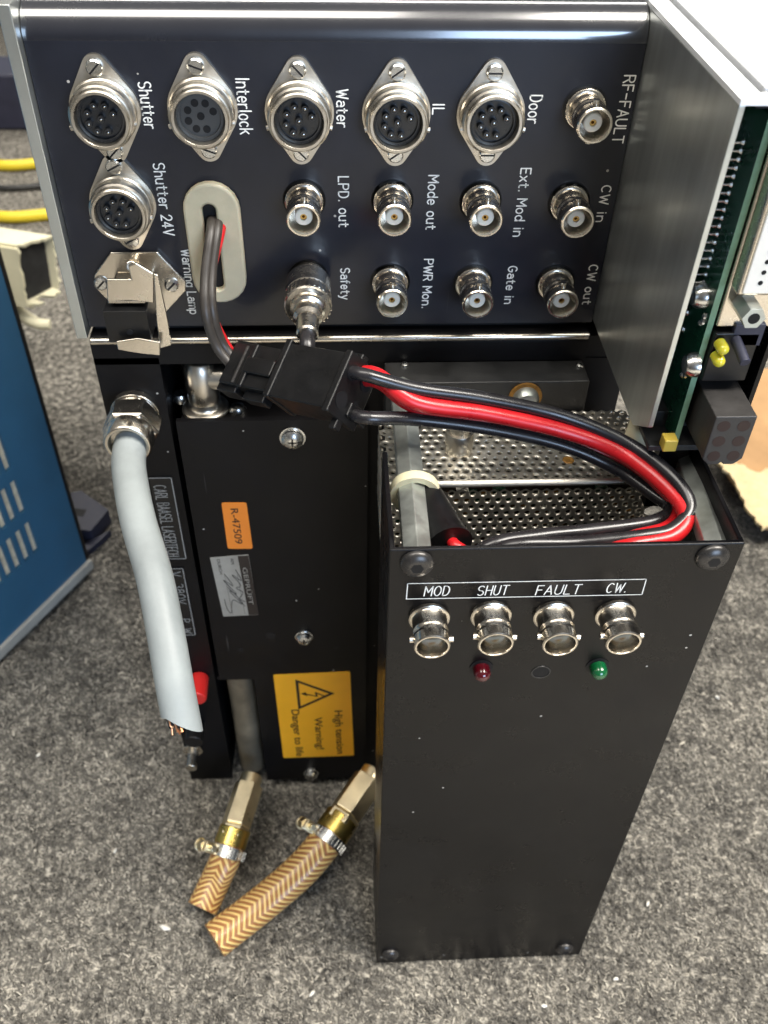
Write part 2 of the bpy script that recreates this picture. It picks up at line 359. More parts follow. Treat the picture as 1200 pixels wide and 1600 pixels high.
def spline(pts, sub):
    P = [Vector(p) for p in pts]
    if len(P) < 3 or sub <= 1: return P
    out = []
    for i in range(len(P)-1):
        a, b, c, d = P[max(i-1, 0)], P[i], P[i+1], P[min(i+2, len(P)-1)]
        for k in range(sub):
            t = k/sub
            out.append(.5*((2*b)+(c-a)*t+(2*a-5*b+4*c-d)*t*t+(-a+3*b-3*c+d)*t**3))
    out.append(P[-1]); return out
def thing(name, label, cat, loc, group=None):
    o = bpy.data.objects.new(name, None); COL.objects.link(o); o.location = Vector(loc)*MM; o.empty_display_size = .02
    o['label'] = label; o['category'] = cat
    if group: o['group'] = group
    return o
def tag(o, label=None, cat=None, group=None, kind=None):
    if label: o['label'] = label
    if cat: o['category'] = cat
    if group: o['group'] = group
    if kind: o['kind'] = kind
    return o
def dup(o, parent, world):                                      # copy of a part with its sub-parts
    c = o.copy(); COL.objects.link(c); c.parent = parent; c.matrix_parent_inverse = o.matrix_parent_inverse.copy(); c.matrix_basis = world
    for ch in o.children:
        d = ch.copy(); COL.objects.link(d); d.parent = c
    return c
X, Y, Z = Vector((1, 0, 0)), Vector((0, 1, 0)), Vector((0, 0, 1))
def facing(p, ex=X, ey=Z):                                      # local x->ex, y->ey, z->outward
    ez = Vector(ex).cross(Vector(ey))
    m = Matrix((Vector(ex), Vector(ey), ez)).transposed().to_4x4(); m.translation = Vector(p)*MM
    return m
def text(s, center, ex, ey, length, height, m, parent, name='lettering', lift=.12, thin=0., shear=0.):
    cu = bpy.data.curves.new(name, 'FONT'); cu.body = s; cu.size = 1; cu.offset = thin; cu.align_x = 'LEFT'; cu.shear = shear; cu.resolution_u = 4
    tmp = bpy.data.objects.new('t', cu); COL.objects.link(tmp)
    me = bpy.data.meshes.new_from_object(tmp.evaluated_get(bpy.context.evaluated_depsgraph_get()))
    bpy.data.objects.remove(tmp); me.name = name
    a = np.array([v.co[:] for v in me.vertices]); lo, hi = a.min(0), a.max(0)
    ex, ey = Vector(ex).normalized(), Vector(ey).normalized(); ez = ex.cross(ey).normalized(); c = Vector(center)+ez*lift
    sx = length/(hi[0]-lo[0]); sy = height/(hi[1]-lo[1]) if height else sx
    for v in me.vertices:
        p = c + ex*((v.co.x-(lo[0]+hi[0])/2)*sx) + ey*((v.co.y-(lo[1]+hi[1])/2)*sy); v.co = p*MM
    me.materials.clear(); me.materials.append(m)
    return link(name, me, parent)
def strip(mb, pts, w, nrm, m=None):                             # flat ribbon line on a surface
    nrm = Vector(nrm)
    for a, b in zip(pts[:-1], pts[1:]):
        a, b = Vector(a), Vector(b); d = (b-a).normalized(); sd = d.cross(nrm)*w/2; a = a-d*w/2; b = b+d*w/2
        mb.add([a-sd, b-sd, b+sd, a+sd], [(0, 1, 2, 3)], m)

# single-line engraved lettering: glyphs on a 4 x 6 grid, drawn with a round-ended ribbon
def arcp(cx, cy, rx, ry, a0, a1, n=9): return [(cx+rx*math.cos(math.radians(a)), cy+ry*math.sin(math.radians(a))) for a in np.linspace(a0, a1, n)]
o_ = arcp(1.7, 2, 1.7, 2, 0, 360, 17)
GL = {
 'S': (4, [arcp(2, 4.5, 1.9, 1.5, 35, 270, 10)+arcp(2, 1.5, 1.9, 1.5, 90, -145, 10)]), 'h': (3.4, [[(0, 0), (0, 6)], [(0, 2.4)]+arcp(1.7, 2.5, 1.6, 1.5, 180, 0)+[(3.3, 0)]]),
 'u': (3.4, [[(0, 4)]+arcp(1.6, 1.5, 1.6, 1.5, 180, 360)+[(3.2, 4)], [(3.2, 1.5), (3.2, 0)]]), 't': (2.6, [[(1, 5.5)]+arcp(2, 1, 1, 1, 180, 270, 5)+[(2.5, 0)], [(0, 4), (2.4, 4)]]),
 'e': (3.4, [[(0, 2.1), (3.4, 2.1)]+arcp(1.7, 2, 1.7, 2, 0, 320, 14)]), 'r': (2.4, [[(0, 0), (0, 4)], arcp(1.9, 2.2, 1.9, 1.8, 180, 70, 6)]),
 'I': (1, [[(.5, 0), (.5, 6)]]), 'n': (3.4, [[(0, 0), (0, 4)], [(0, 2.4)]+arcp(1.7, 2.5, 1.6, 1.5, 180, 0)+[(3.3, 0)]]), 'l': (1, [[(.4, 6)]+arcp(1, .6, .6, .6, 180, 270, 4)]),
 'o': (3.4, [o_]), 'c': (3.2, [arcp(1.7, 2, 1.7, 2, 45, 315, 13)]), 'k': (3.2, [[(0, 0), (0, 6)], [(3, 4), (0, 1.8)], [(1.2, 2.7), (3.2, 0)]]),
 'W': (5.4, [[(0, 6), (1.3, 0), (2.7, 5), (4.1, 0), (5.4, 6)]]), 'a': (3.4, [arcp(1.7, 1.25, 1.7, 1.25, 0, 360, 13), [(.4, 3.5)]+arcp(1.7, 2.6, 1.7, 1.4, 110, 0, 6)+[(3.4, 0)]]),
 'L': (3.2, [[(0, 6), (0, 0), (3.2, 0)]]), 'D': (3.8, [[(0, 0), (0, 6), (1.6, 6)]+arcp(1.6, 3, 2.2, 3, 90, -90, 11)+[(0, 0)]]),
 'R': (3.8, [[(0, 0), (0, 6), (2.1, 6)]+arcp(2.1, 4.5, 1.6, 1.5, 90, -90)+[(0, 3)], [(2, 3), (3.8, 0)]]), 'F': (3.3, [[(0, 0), (0, 6), (3.3, 6)], [(0, 3.2), (2.7, 3.2)]]),
 'A': (4, [[(0, 0), (2, 6), (4, 0)], [(.7, 2), (3.3, 2)]]), 'U': (3.8, [[(0, 6), (0, 1.9)]+arcp(1.9, 1.9, 1.9, 1.9, 180, 360)+[(3.8, 6)]]), 'T': (4, [[(0, 6), (4, 6)], [(2, 6), (2, 0)]]),
 '-': (3, [[(0, 3), (3, 3)]]), '2': (3.6, [arcp(1.8, 4.2, 1.8, 1.8, 170, -30, 10)+[(0, 0), (3.6, 0)]]), '4': (3.8, [[(2.6, 0), (2.6, 6), (0, 1.6), (3.8, 1.6)]]), 'V': (4, [[(0, 6), (2, 0), (4, 6)]]),
 'P': (3.6, [[(0, 0), (0, 6), (2.0, 6)]+arcp(2.0, 4.4, 1.6, 1.6, 90, -90)+[(0, 2.8)]]), '.': (1, [[(.4, 0), (.5, .35)]]), 'M': (4.6, [[(0, 0), (0, 6), (2.3, 2.2), (4.6, 6), (4.6, 0)]]),
 'd': (3.4, [o_, [(3.4, 6), (3.4, 0)]]), 'E': (3.4, [[(3.4, 0), (0, 0), (0, 6), (3.4, 6)], [(0, 3.1), (2.8, 3.1)]]), 'x': (3.2, [[(0, 0), (3.2, 4)], [(0, 4), (3.2, 0)]]), 'i': (1, [[(.5, 0), (.5, 4)], [(.5, 5.4), (.5, 5.8)]]),
 'C': (4, [arcp(2.1, 3, 2.1, 3, 50, 310, 15)]), 'm': (5.2, [[(0, 0), (0, 4)], [(0, 2.6)]+arcp(1.3, 2.7, 1.3, 1.3, 180, 0)+[(2.6, 0)], [(2.6, 2.6)]+arcp(3.9, 2.7, 1.3, 1.3, 180, 0)+[(5.2, 0)]]),
 'g': (3.4, [o_, [(3.4, 4), (3.4, -.4)]+arcp(1.8, -.4, 1.6, 1.4, 0, -150, 7)]), 'p': (3.4, [o_, [(0, 4), (0, -1.8)]]), 'f': (2.4, [arcp(1.9, 4.9, 1.0, 1.1, 80, 180, 5)+[(.9, 0)], [(0, 4), (2.2, 4)]]),
 'y': (3.4, [[(0, 4), (1.7, .3)], [(3.4, 4), (1.2, -1.6), (.3, -1.8)]]), 'G': (4.1, [arcp(2.1, 3, 2.1, 3, 50, 340, 15)+[(4.1, 2.7), (2.4, 2.7)]]), 'B': (3.7, [[(0, 0), (0, 6), (2, 6)]+arcp(2, 4.6, 1.4, 1.4, 90, -90, 7)+[(0, 3.2), (2.1, 3.2)]+arcp(2.1, 1.6, 1.6, 1.6, 90, -90, 7)+[(0, 0)]]),
 'H': (3.8, [[(0, 0), (0, 6)], [(3.8, 0), (3.8, 6)], [(0, 3.1), (3.8, 3.1)]]), 'O': (4.2, [arcp(2.1, 3, 2.1, 3, 0, 360, 21)]), '0': (3.6, [arcp(1.8, 3, 1.8, 3, 0, 360, 19)]), '3': (3.6, [arcp(1.7, 4.5, 1.6, 1.5, 150, -80, 9)+arcp(1.7, 1.6, 1.8, 1.6, 80, -150, 9)]),
 '8': (3.6, [arcp(1.8, 4.5, 1.5, 1.5, 0, 360, 13), arcp(1.8, 1.55, 1.8, 1.55, 0, 360, 15)])}
def engrave(s, center, ex, ey, length, height, m, parent, w=.34, shear=0., lift=.12, name='lettering'):
    x = 0.; strokes = []
    for ch in s:
        if ch == ' ': x += 3.4; continue
        wd, st = GL[ch]
        for l in st: strokes.append([(x+u, v) for u, v in l])
        x += wd+1.5
    x -= 1.5; ex, ey = Vector(ex).normalized(), Vector(ey).normalized(); nz = ex.cross(ey).normalized(); c = Vector(center)+nz*lift
    sx, sv = length/x, height/6; mb = MB()
    for l in strokes:
        P = [c+ex*((u-x/2)*sx+(v-3)*sv*shear)+ey*((v-3)*sv) for u, v in l]
        for k in range(len(P)-1):
            a, b_ = P[k], P[k+1]; d = (b_-a)
            if d.length < 1e-5: continue
            d.normalize(); sd = d.cross(nz)*w/2
            mb.add([a-sd, b_-sd, b_+sd, a+sd], [(0, 3, 2, 1)] if (d.cross(nz)).cross(d).dot(nz) < 0 else [(0, 1, 2, 3)])
        for q in P: mb.add([q+nz*.004+(ex*math.cos(t)+ey*math.sin(t))*w/2 for t in np.linspace(0, 2*PI, 9)[:-1]], [tuple(range(8))])
    return mb.build(name, m, parent)

# ================================================================== SETTING: carpet
def build_carpet():
    g = MB(); n = 2
    g.add([(-3000, -1200, 0), (3000, -1200, 0), (3000, 4000, 0), (-3000, 4000, 0)], [(0, 1, 2, 3)])
    tag(g.build('carpet_floor', M['carpet']), kind='structure')
    # loose felt fibres lying on it
    def fibres(n, x0, x1, y0, y1, wid, ln):
        cx = rng.uniform(x0, x1, n); cyy = rng.uniform(y0, y1, n); a = np.where(rng.uniform(0, 1, n) < .5, rng.normal(-.95, .55, n), rng.uniform(0, 2*PI, n)); L = rng.uniform(.5, 1.3, n)*ln
        cl = rng.normal(0, .45, n); w = rng.uniform(.6, 1.3, n)*wid
        z0 = rng.uniform(.1, .9, n); zm = z0+rng.uniform(.1, .9, n); z1 = rng.uniform(.05, 1.0, n)
        V = np.zeros((n, 6, 3))
        for k, (t, zz) in enumerate(((-.5, z0), (0, zm), (.5, z1))):
            aa = a+cl*t; px = cx+np.cos(aa)*L*t; py = cyy+np.sin(aa)*L*t
            nx, ny = -np.sin(aa), np.cos(aa)
            V[:, 2*k] = np.stack((px-nx*w/2, py-ny*w/2, zz), 1); V[:, 2*k+1] = np.stack((px+nx*w/2, py+ny*w/2, zz), 1)
        # clumps of tone
        s = .42+.16*np.sin(cx*.11+1.7*np.sin(cyy*.07))*np.sin(cyy*.13+1.3*np.sin(cx*.09))+rng.normal(0, .23, n)
        return V, np.clip(s, 0, 1)
    A, sa = fibres(190000, -230, 320, 90, 520, .36, 2.3)
    B, sb = fibres(70000, -520, 520, 260, 1300, .65, 4)
    V = np.concatenate((A, B)); sh = np.concatenate((sa, sb)); n = len(V)
    b = np.arange(n)[:, None]*6
    F = np.concatenate((b+np.array([[0, 2, 3, 1]]), b+np.array([[2, 4, 5, 3]])), 1).reshape(-1, 4)
    me = bpy.data.meshes.new('carpet_fibres'); me.vertices.add(n*6); me.vertices.foreach_set('co', (V*MM).astype(np.float32).ravel())
    me.loops.add(F.size); me.loops.foreach_set('vertex_index', F.astype(np.int32).ravel())
    me.polygons.add(len(F)); me.polygons.foreach_set('loop_start', np.arange(0, F.size, 4, dtype=np.int32))
    me.update(calc_edges=True); me.validate()
    at_ = me.attributes.new('shade', 'FLOAT', 'POINT'); at_.data.foreach_set('value', np.repeat(sh, 6).astype(np.float32))
    me.materials.append(M['fibre'])
    tag(link('carpet_fibres', me), 'loose grey and pale fibres of the felt carpet', 'carpet fibres', kind='stuff')
build_carpet()

# ================================================================== THE MACHINE
ROOT = thing('laser_power_unit', 'black laser power unit with rows of connectors standing upright on grey carpet', 'laser unit', (0, 262, 0))
YP, ZB, ZT = 265.0, 272.0, 367.0
XL, XR = -81.0, 85.0
# --- connector panel, sheet with a rolled top edge
pr = [(YP, ZB)] + [(YP+8.5-8.5*math.cos(a), ZT-8.5+8.5*math.sin(a)) for a in np.linspace(0, PI/2, 15)] + [(470, ZT), (470, ZB)]
pb_ = MB().prism(pr, (XL, 0, 0), Y, Z, (XR-XL, 0, 0))
for k in range(2, len(pb_.f)):                                  # the rolled edge is glossier than the flat sheet
    c_ = sum((pb_.v[i] for i in pb_.f[k]), Vector())/len(pb_.f[k])
    if c_.z > ZT-8.3 and c_.y < YP+8.4: pb_.mi[k] = 1
panel = pb_.build('connector_panel', [M['panel'], M['roll']], ROOT, ang=50)
panel['label'] = 'black connector panel with white engraved lettering'
# --- left and right galvanised side plates
q = MB(); q.box((XL-3.6, 261, ZB-2), (XL-.2, 470, ZT+1)); q.build('side_plate', M['galv'], ROOT, bevel=.3)
XS = XR+.2
pl = [at(x, y, 'x', XS) for x, y in ((1155, 165), (1012, 668), (988, 664), (929, 508))]
poly = [(p.y, p.z) for p in pl] + [(470, pl[3].z), (470, pl[0].z)]
PY0, PZT = pl[0].y, pl[0].z
q = MB(); q.prism(poly, (XS, 0, 0), Y, Z, (1.5, 0, 0)); sp_ = q.build('side_plate', M['galv'], ROOT, bevel=.25)
sp_['label'] = 'large bare galvanised plate beside the panel'
# --- top cover, whitened for glare: rim, groove, inset lid
q = MB(); q.box((XS, PY0-.3, PZT+.05), (XS+5.5, 470, PZT+1.3)); q.box((XS+5.5, PY0-.3, PZT+.05), (260, PY0+4.2, PZT+1.3))
q.box((XS+5.5, PY0+4.2, PZT-2), (260, 470, PZT-.6), 1)
tc_ = q.build('top_cover', [M['topmetal'], M['dark']], ROOT)
MB().box((XS+7.3, PY0+6.4, PZT-.55), (260, 470, PZT+1.7)).build('lid', M['topmetal'], tc_, bevel=.4)
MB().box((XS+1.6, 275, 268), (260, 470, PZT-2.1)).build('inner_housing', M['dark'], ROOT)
# --- lower chassis
YC = 261.5
xc = at(262, 640, 'y', YC).x
lower = MB()
lower.box((XL, YC, 0), (xc, 330, 262))
led = [(YC, 259.5)] + [(YC+3-3*math.cos(a), 266.5+3*math.sin(a)) for a in np.linspace(0, PI/2, 7)] + [(300, 269.5), (300, 259.5)]
lower.prism(led, (XL, 0, 0), Y, Z, (XR-XL-1, 0, 0))
lower.box((xc, 297, 0), (0, 330, 259)); lower.box((0, YC+1, 0), (XR+14, 330, 259.4)); lower.box((XR-1, YC+1.5, 259.4), (XR+14, 330, 268))
MB().cyl((XL+.5, YC+.6, 268.3), (XR-1.2, YC+.6, 268.6), 1.25, 20).build('ledge_highlight_rod', M['nickel'], ROOT)  # metal rod added to draw the ceiling highlight along the ledge's rounded edge
lower = lower.build('lower_chassis', M['black_cover'], ROOT, ang=50)
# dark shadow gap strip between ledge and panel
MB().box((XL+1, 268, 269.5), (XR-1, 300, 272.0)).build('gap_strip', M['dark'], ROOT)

# --- engraved panel lettering (reads downwards)
def ptxt(s, x, y0, y1, hpx=15, yy=YP, pa=None, x1=None):
    a = at(x, y0, 'y', yy); b = at(x if x1 is None else x1, y1, 'y', yy); c = (a+b)/2
    engrave(s, (c.x, yy, c.z), -Z, X, abs(a.z-b.z), hpx/5.4, M['white'], pa or panel, w=.40)
for s, x, y0, y1, h, x1 in (('Shutter', 225, 128, 200, 18, 236), ('Interlock', 378, 122, 209, 19, 386), ('Water', 535, 140, 198, 17, 535), ('IL', 685, 162, 178, 17, 685),
        ('Door', 837, 149, 192, 18, 834), ('RF-FAULT', 983, 118, 223, 17, 966), ('Shutter 24V', 248, 255, 367, 17, 264), ('LPD. out', 536, 276, 354, 16, 538),
        ('Mode out', 678, 274, 358, 16, 673), ('Ext. Mod in', 823, 263, 369, 16, 808), ('CW in', 949, 290, 346, 15, 937),
        ('Warning Lamp', 291, 390, 490, 15, 303), ('Safety', 541, 419, 467, 15, 538), ('PWR Mon.', 672, 405, 481, 15, 664), ('Gate in', 803, 416, 474, 15, 793), ('CW out', 926, 414, 475, 15, 918)):
    ptxt(s, x, y0, y1, h, x1=x1)

# --- BNC socket: flange, barrel, lugs (one metal mesh) + insulator + contact
def make_bnc(world, k=1.):
    b = MB()
    b.lathe([(r, h*k) for r, h in ((5.5, 0), (5.7, .3), (5.7, 1.6), (5.4, 1.9), (4.95, 2.0), (4.8, 2.4), (4.8, 6.6), (5.0, 7.4), (4.95, 8.4), (4.8, 8.7), (4.8, 10.6), (4.95, 10.9), (4.9, 14.6), (4.6, 15), (4.2, 15), (4.1, 14.7), (4.1, 5))], (0, 0, 0), Z, 40)
    for a in (1, -1): b.cyl((a*4.4, 0, 11.0*k), (a*5.9, 0, 11.0*k), .95, 14)
    o = b.build('bnc_socket', M['nickel'], ROOT, world=world)
    k = .9 if k > .9 else .32
    MB().lathe([(r, h*k) for r, h in ((2.6, 5.05), (2.6, 12.2), (2.3, 12.6), (1.0, 12.6), (.95, 9))], (0, 0, 0), Z, 28).build('insulator', M['ptfe'], o)
    MB().lathe([(r, h*k) for r, h in ((1.05, 9), (1.05, 12.0), (.45, 12.0), (.42, 9.2))], (0, 0, 0), Z, 16).build('contact', M['gold'], o)
    return o
first = None
rot = lambda p, a: facing(p, X*math.cos(a)+Z*math.sin(a), -X*math.sin(a)+Z*math.cos(a))
for i, (x, y) in enumerate(((930, 198), (474, 346), (617, 346), (760, 347), (903, 349), (613, 476), (747, 477), (880, 477), (481, 470))):
    p = at(x, y, 'y', YP-14); w = rot((p.x, YP-.02, p.z), PI/2+random.uniform(-.1, .1))
    if first is None: first = make_bnc(w, .92); o = first
    else: o = dup(first, ROOT, w)
    # thin black washer ring behind each
    MB().lathe([(6.4, -.3), (6.4, .15), (6.0, .2)], (0, 0, 0), Z, 32).build('washer', M['plastic'], o)
# --- front control box sockets
YF, FX0, FX1, FZ = 165.0, 12.1, 105.1, 266.8
short = None
for x, y in ((675.6, 1012), (775, 1008), (875.6, 1008), (975, 1006)):
    p = at(x, y, 'y', YF-11); w = rot((p.x, YF-.02, p.z), random.uniform(-.08, .08))
    if short is None: short = make_bnc(w, 11/15)
    else: dup(short, ROOT, w)

# --- DIN sockets
def make_din(world, grey=False):
    b = MB()
    # diamond flange as hull of three circles
    pts = []
    def arc(cx, cyy, r, a0, a1, n): return [(cx+r*math.cos(a), cyy+r*math.sin(a)) for a in np.linspace(a0, a1, n)]
    t = math.acos((9.6-3.4)/11.2)
    pts += arc(0, 11.2, 3.4, PI/2-t, PI/2+t, 9) + arc(0, 0, 9.6, PI/2+t, 3*PI/2-t, 14) + arc(0, -11.2, 3.4, 3*PI/2-t, 3*PI/2+t, 9) + arc(0, 0, 9.6, -PI/2+t, PI/2-t, 14)
    b.prism(pts, (0, 0, 0), X, Y, (0, 0, 1.2))
    b.lathe([(9.0, 1.2), (9.0, 3.0), (8.6, 3.4), (8.4, 3.4), (8.4, 5.6), (8.7, 5.8), (8.7, 7.2), (8.2, 7.6), (7.9, 7.6), (7.9, 9.0), (7.6, 9.4), (6.9, 9.4), (6.7, 9.1), (6.7, 4)], (0, 0, 0), Z, 48)
    for a in (0.25, PI-.25): b.cyl((math.cos(a)*8.2, math.sin(a)*-8.2, 6.6), (math.cos(a)*9.3, math.sin(a)*-9.3, 6.6), .7, 8)
    o = b.build('din_socket', M['nickeldull'], ROOT, world=world)
    ins = MB()
    ins.lathe([(6.65, 4.1), (6.65, 7.0), (6.3, 7.2), (5.6, 7.2), (5.5, 6.3)], (0, 0, 0), Z, 36)
    s = ins.build('insert', M['insertgrey' if grey else 'insert'], o)
    pn = MB()
    for k in range(8):
        a = 2*PI*k/8+.3; r = 3.7 if k < 7 else 0
        if grey: pn.lathe([(1.05, 6.35), (1.05, 6.45)], (r*math.cos(a), r*math.sin(a), 0), Z, 12)
        else:
            pn.lathe([(1.0, 6.3), (1.0, 8.0), (.9, 8.2), (.5, 8.2), (.5, 7.4)], (r*math.cos(a), r*math.sin(a), 0), Z, 12)
    pn.build('pin_sleeves', M['dark'] if grey else M['insert'], o)
    if not grey:
        pc = MB()
        for k in range(8):
            a = 2*PI*k/8+.3; r = 3.7 if k < 7 else 0
            pc.ball((r*math.cos(a), r*math.sin(a), 7.9), .42, 8)
        pc.build('pins', M['steel'], o)
    return o
def din_screws(o, ang):
    for sgn in (1, -1):
        b = MB(); b.lathe([(2.35, 1.2), (2.3, 1.9), (1.9, 2.3)], (0, 11.2*sgn, 0), Z, 20)
        c, s_ = math.cos(ang), math.sin(ang)
        b.obox((0, 11.2*sgn, 2.31), (c*1.95, s_*1.95, 0), (-s_*.24, c*.24, 0), (0, 0, .03), 1)
        b.build('screw', [M['steel'], M['dark']], o)
d0 = None
for i, (x, y, a) in enumerate(((156, 190, .7), (467, 193, -.8), (622, 196, .6), (773, 196, 0), (185, 338, .4))):
    p = at(x, y, 'y', YP-9.4); w = rot((p.x, YP-.02, p.z), .06 if i in (0, 4) else 0)
    if d0 is None: d0 = make_din(w); o = d0
    else:
        o = d0.copy(); COL.objects.link(o); o.parent = ROOT; o.matrix_parent_inverse = d0.matrix_parent_inverse.copy(); o.matrix_basis = w
        for ch in d0.children:
            if ch.name.split('.')[0] != 'screw':
                c = ch.copy(); COL.objects.link(c); c.parent = o
    din_screws(o, a)
p = at(312, 188, 'y', YP-9.4); o = make_din(rot((p.x, YP-.02, p.z), .05), True); din_screws(o, -.4); o['label'] = 'socket with a grey insert and open holes'

# --- grommet plate with slot
def stadium(cx, z0, z1, r, n=12):
    return [(cx+r*math.cos(a), z1-r+r*math.sin(a)) for a in np.linspace(0, PI, n)] + [(cx+r*math.cos(a), z0+r+r*math.sin(a)) for a in np.linspace(PI, 2*PI, n)]
a = at(333, 287, 'y', YP-3.0); b = at(340, 474, 'y', YP-3.0)
gx = (a.x+b.x)/2; R_ = (at(381, 380, 'y', YP-3).x-at(294, 380, 'y', YP-3).x)/2
outer = stadium(gx, b.z, a.z, R_); inner = stadium(gx-.8, b.z+4.5, a.z-6.5, 2.0)
g = MB(); n = len(outer)
def ringmesh(g, o_, i_, y0, y1):
    n = len(o_); vs = [(p[0], y, p[1]) for y in (y0, y1) for p in o_+i_]
    fs = []
    for k in range(n):
        j = (k+1) % n
        fs += [(k, j, n+j, n+k)[::-1], (2*n+k, 2*n+j, 3*n+j, 3*n+k), (k, j, 2*n+j, 2*n+k), (n+k, n+j, 3*n+j, 3*n+k)[::-1]]
    g.add(vs, fs)
ringmesh(g, outer, inner, YP-3.0, YP-.02)
gr = g.build('grommet_plate', M['grommet'], ROOT, bevel=.9, seg=3)
MB().prism(inner, (0, YP-.3, 0), X, Z, (0, .28, 0)).build('slot', M['dark'], gr)

# --- warning lamp socket: flange, plug body, wire bail
fl = [at(x, y, 'y', YP-1.6) for x, y in ((147, 430), (172, 395), (246, 394), (290, 440), (290, 455), (258, 490), (190, 492), (147, 449))]
f = MB(); f.prism([(p.x, p.z) for p in fl], (0, YP-1.6, 0), X, Z, (0, 1.58, 0))
lamp = f.build('lamp_socket', M['nickel'], ROOT, bevel=.4)
for x, y in ((158, 443), (268, 446)):
    p = at(x, y, 'y', YP-2); b = MB(); b.lathe([(2.3, 0), (2.2, .8), (1.7, 1.2)], (p.x, YP-1.6, p.z), -Y, 18); b.obox((p.x, YP-2.82, p.z), (1.2, 0, 1.2), (.2, 0, -.2), (0, .03, 0), 1); b.build('screw', [M['steel'], M['dark']], lamp)
p = at(205, 500, 'y', 250)
b = MB(); b.box((p.x-6.4, 244, p.z-4), (p.x+6.4, YP-1.6, p.z+6.5)); b.lathe([(1.0, 0), (1.0, .2)], (p.x+.5, 243.9, p.z-.5), -Y, 12, 1)
b.build('plug_body', [M['plastic'], M['dark']], lamp, bevel=1.2, seg=3)
q = MB()
def plate(pts, y, t): q.prism([(v.x, v.z) for v in [at(a, b_, 'y', y) for a, b_ in pts]], (0, y, 0), X, Z, (0, t, 0))
plate(((166, 437), (205, 437), (200, 416), (212, 411), (240, 428), (240, 474), (205, 470), (168, 472)), 246, 1.0)
plate(((240, 428), (247, 430), (262, 500), (268, 540), (250, 545), (244, 500)), 244, 1.0)
plate(((181, 534), (215, 529), (250, 535), (250, 556), (215, 552), (184, 547)), 240.5, 1.0)
q.tube([at(205, 416, 'y', 250), at(207, 416, 'y', 262)], 1.6, 12)
q.box((p.x-5, 246.5, p.z+7.6), (p.x+6, YP-1.7, p.z+8.8))
q.build('bail_clip', M['nickel'], lamp, bevel=.35)

# --- cable gland on the column
gp = at(205, 672, 'y', 250); gz = gp.z; gxx = gp.x
b = MB(); b.lathe([(8.4, 0), (8.4, 3), (7.4, 3.2), (7.4, 6)], (gxx, YC, gz), -Y, 32)
b.lathe([(9.6, 5), (9.6, 13), (8.6, 14)], (gxx, YC, gz), -Y, 6, e=X)
b.lathe([(8.2, 13.5), (8.4, 16), (8.0, 19), (7.4, 20), (6.2, 20), (6.0, 17)], (gxx, YC, gz), -Y, 32)
b.build('cable_gland', M['nickel'], ROOT, bevel=.35)

# --- engraved name plates on the column
def quadplate(pts, yy, name, m, parent, t=.25):
    P = [at(x, y, 'y', yy) for x, y in pts]
    return MB().prism([(p.x, p.z) for p in P], (0, yy-t, 0), X, Z, (0, t-.01, 0)).build(name, m, parent), P
def colplate(y0, y1, lines, x0a, x1a):
    pz0 = at(x1a, y0, 'y', YC).z; pz1 = at(x1a, y1, 'y', YC).z; xr = at(x1a, y0, 'y', YC).x; xl = xr-8.5
    o = MB().box((xl, YC-.4, pz1), (xr, YC-.01, pz0)).build('name_plate', M['plastic'], ROOT)
    b = MB(); strip(b, [(xl, YC-.5, pz0-.4), (xr-.4, YC-.5, pz0-.4), (xr-.4, YC-.5, pz1+.4), (xl, YC-.5, pz1+.4)], .35, -Y); b.build('border', M['frost'], o)
    for s, z0, z1, xo in lines:
        a = at(x1a, z0, 'y', YC).z; c = at(x1a, z1, 'y', YC).z
        engrave(s, (xr-xo, YC-.4, (a+c)/2), -Z, X, a-c, 4.4 if xo > 4 else 3.6, M['frost'], o, w=.34, lift=.1)
colplate(744, 873, (('CARL BAASEL LASERTECH', 757, 868, 5.2),), 239, 269)
colplate(886, 992, (('V', 892, 899, 3.4), ('380V', 911, 942, 3.4), ('P. W', 966, 988, 3.4)), 270, 287)

# --- front power block
YB = 256.0
bx0 = at(275, 662, 'y', YB).x; bzt = at(420, 657, 'y', YB).z; bz0 = at(470, 1217, 'y', YB).z; bx1 = 10.0
s0 = at(339, 1062, 'y', YB); s1 = at(397, 1062, 'y', YB)
poly = [(bx0, bz0), (s0.x, bz0), (s0.x, s0.z), (s1.x, s0.z), (s1.x, bz0), (bx1, bz0), (bx1, bzt), (bx0, bzt)]
poly = [(bx0, s0.z+.01), (s0.x, s0.z)] + poly[3:6] + [(bx1, bzt), (bx0, bzt)]
blk = MB(); blk.prism(poly, (0, YB, 0), X, Z, (0, 2, 0))
block = blk.build('power_block', M['black_cover'], ROOT, bevel=.35); block['label'] = 'black cover with warning stickers'
b = MB(); b.box((bx0+.8, YB+2.02, s0.z-3), (bx1, 292, bzt-3)); b.box((s1.x+.4, YB+2.02, bz0), (bx1, 292, s0.z-3)); b.box((bx0, 272, bz0), (s1.x+.4, 292, s0.z-3))
b.build('block_body', M['black_cover'], block)
b = MB(); cc = at(384, 1130, 'y', 264)
b.cyl((cc.x+.5, 266, bz0+2), (cc.x+.5, 266, s0.z+10), 6.6, 32); b.build('slot_pipe', mat('tarnished_pipe', (.26, .225, .165), .5, .7, noise=.3, nscale=60), block)
for x, y, r in ((457, 688, 4.6), (475, 999, 3.9), (486, 1212, 3.9)):
    p = at(x, y, 'y', YB-2); b = MB()
    b.lathe([(r, 0), (r, .8), (r*.86, .9), (r*.84, 2.2), (r*.6, 3.3), (r*.25, 3.6)], (p.x, YB-.01, p.z), -Y, 28)
    for ex, ez in ((Vector((1, 0, 0)), Z), (Z, Vector((1, 0, 0)))): b.obox((p.x, YB-3.62, p.z), ex*1.6, ez*.35, (0, .04, 0), 1)
    b.build('screw', [M['steel'], M['blacksteel']], block)
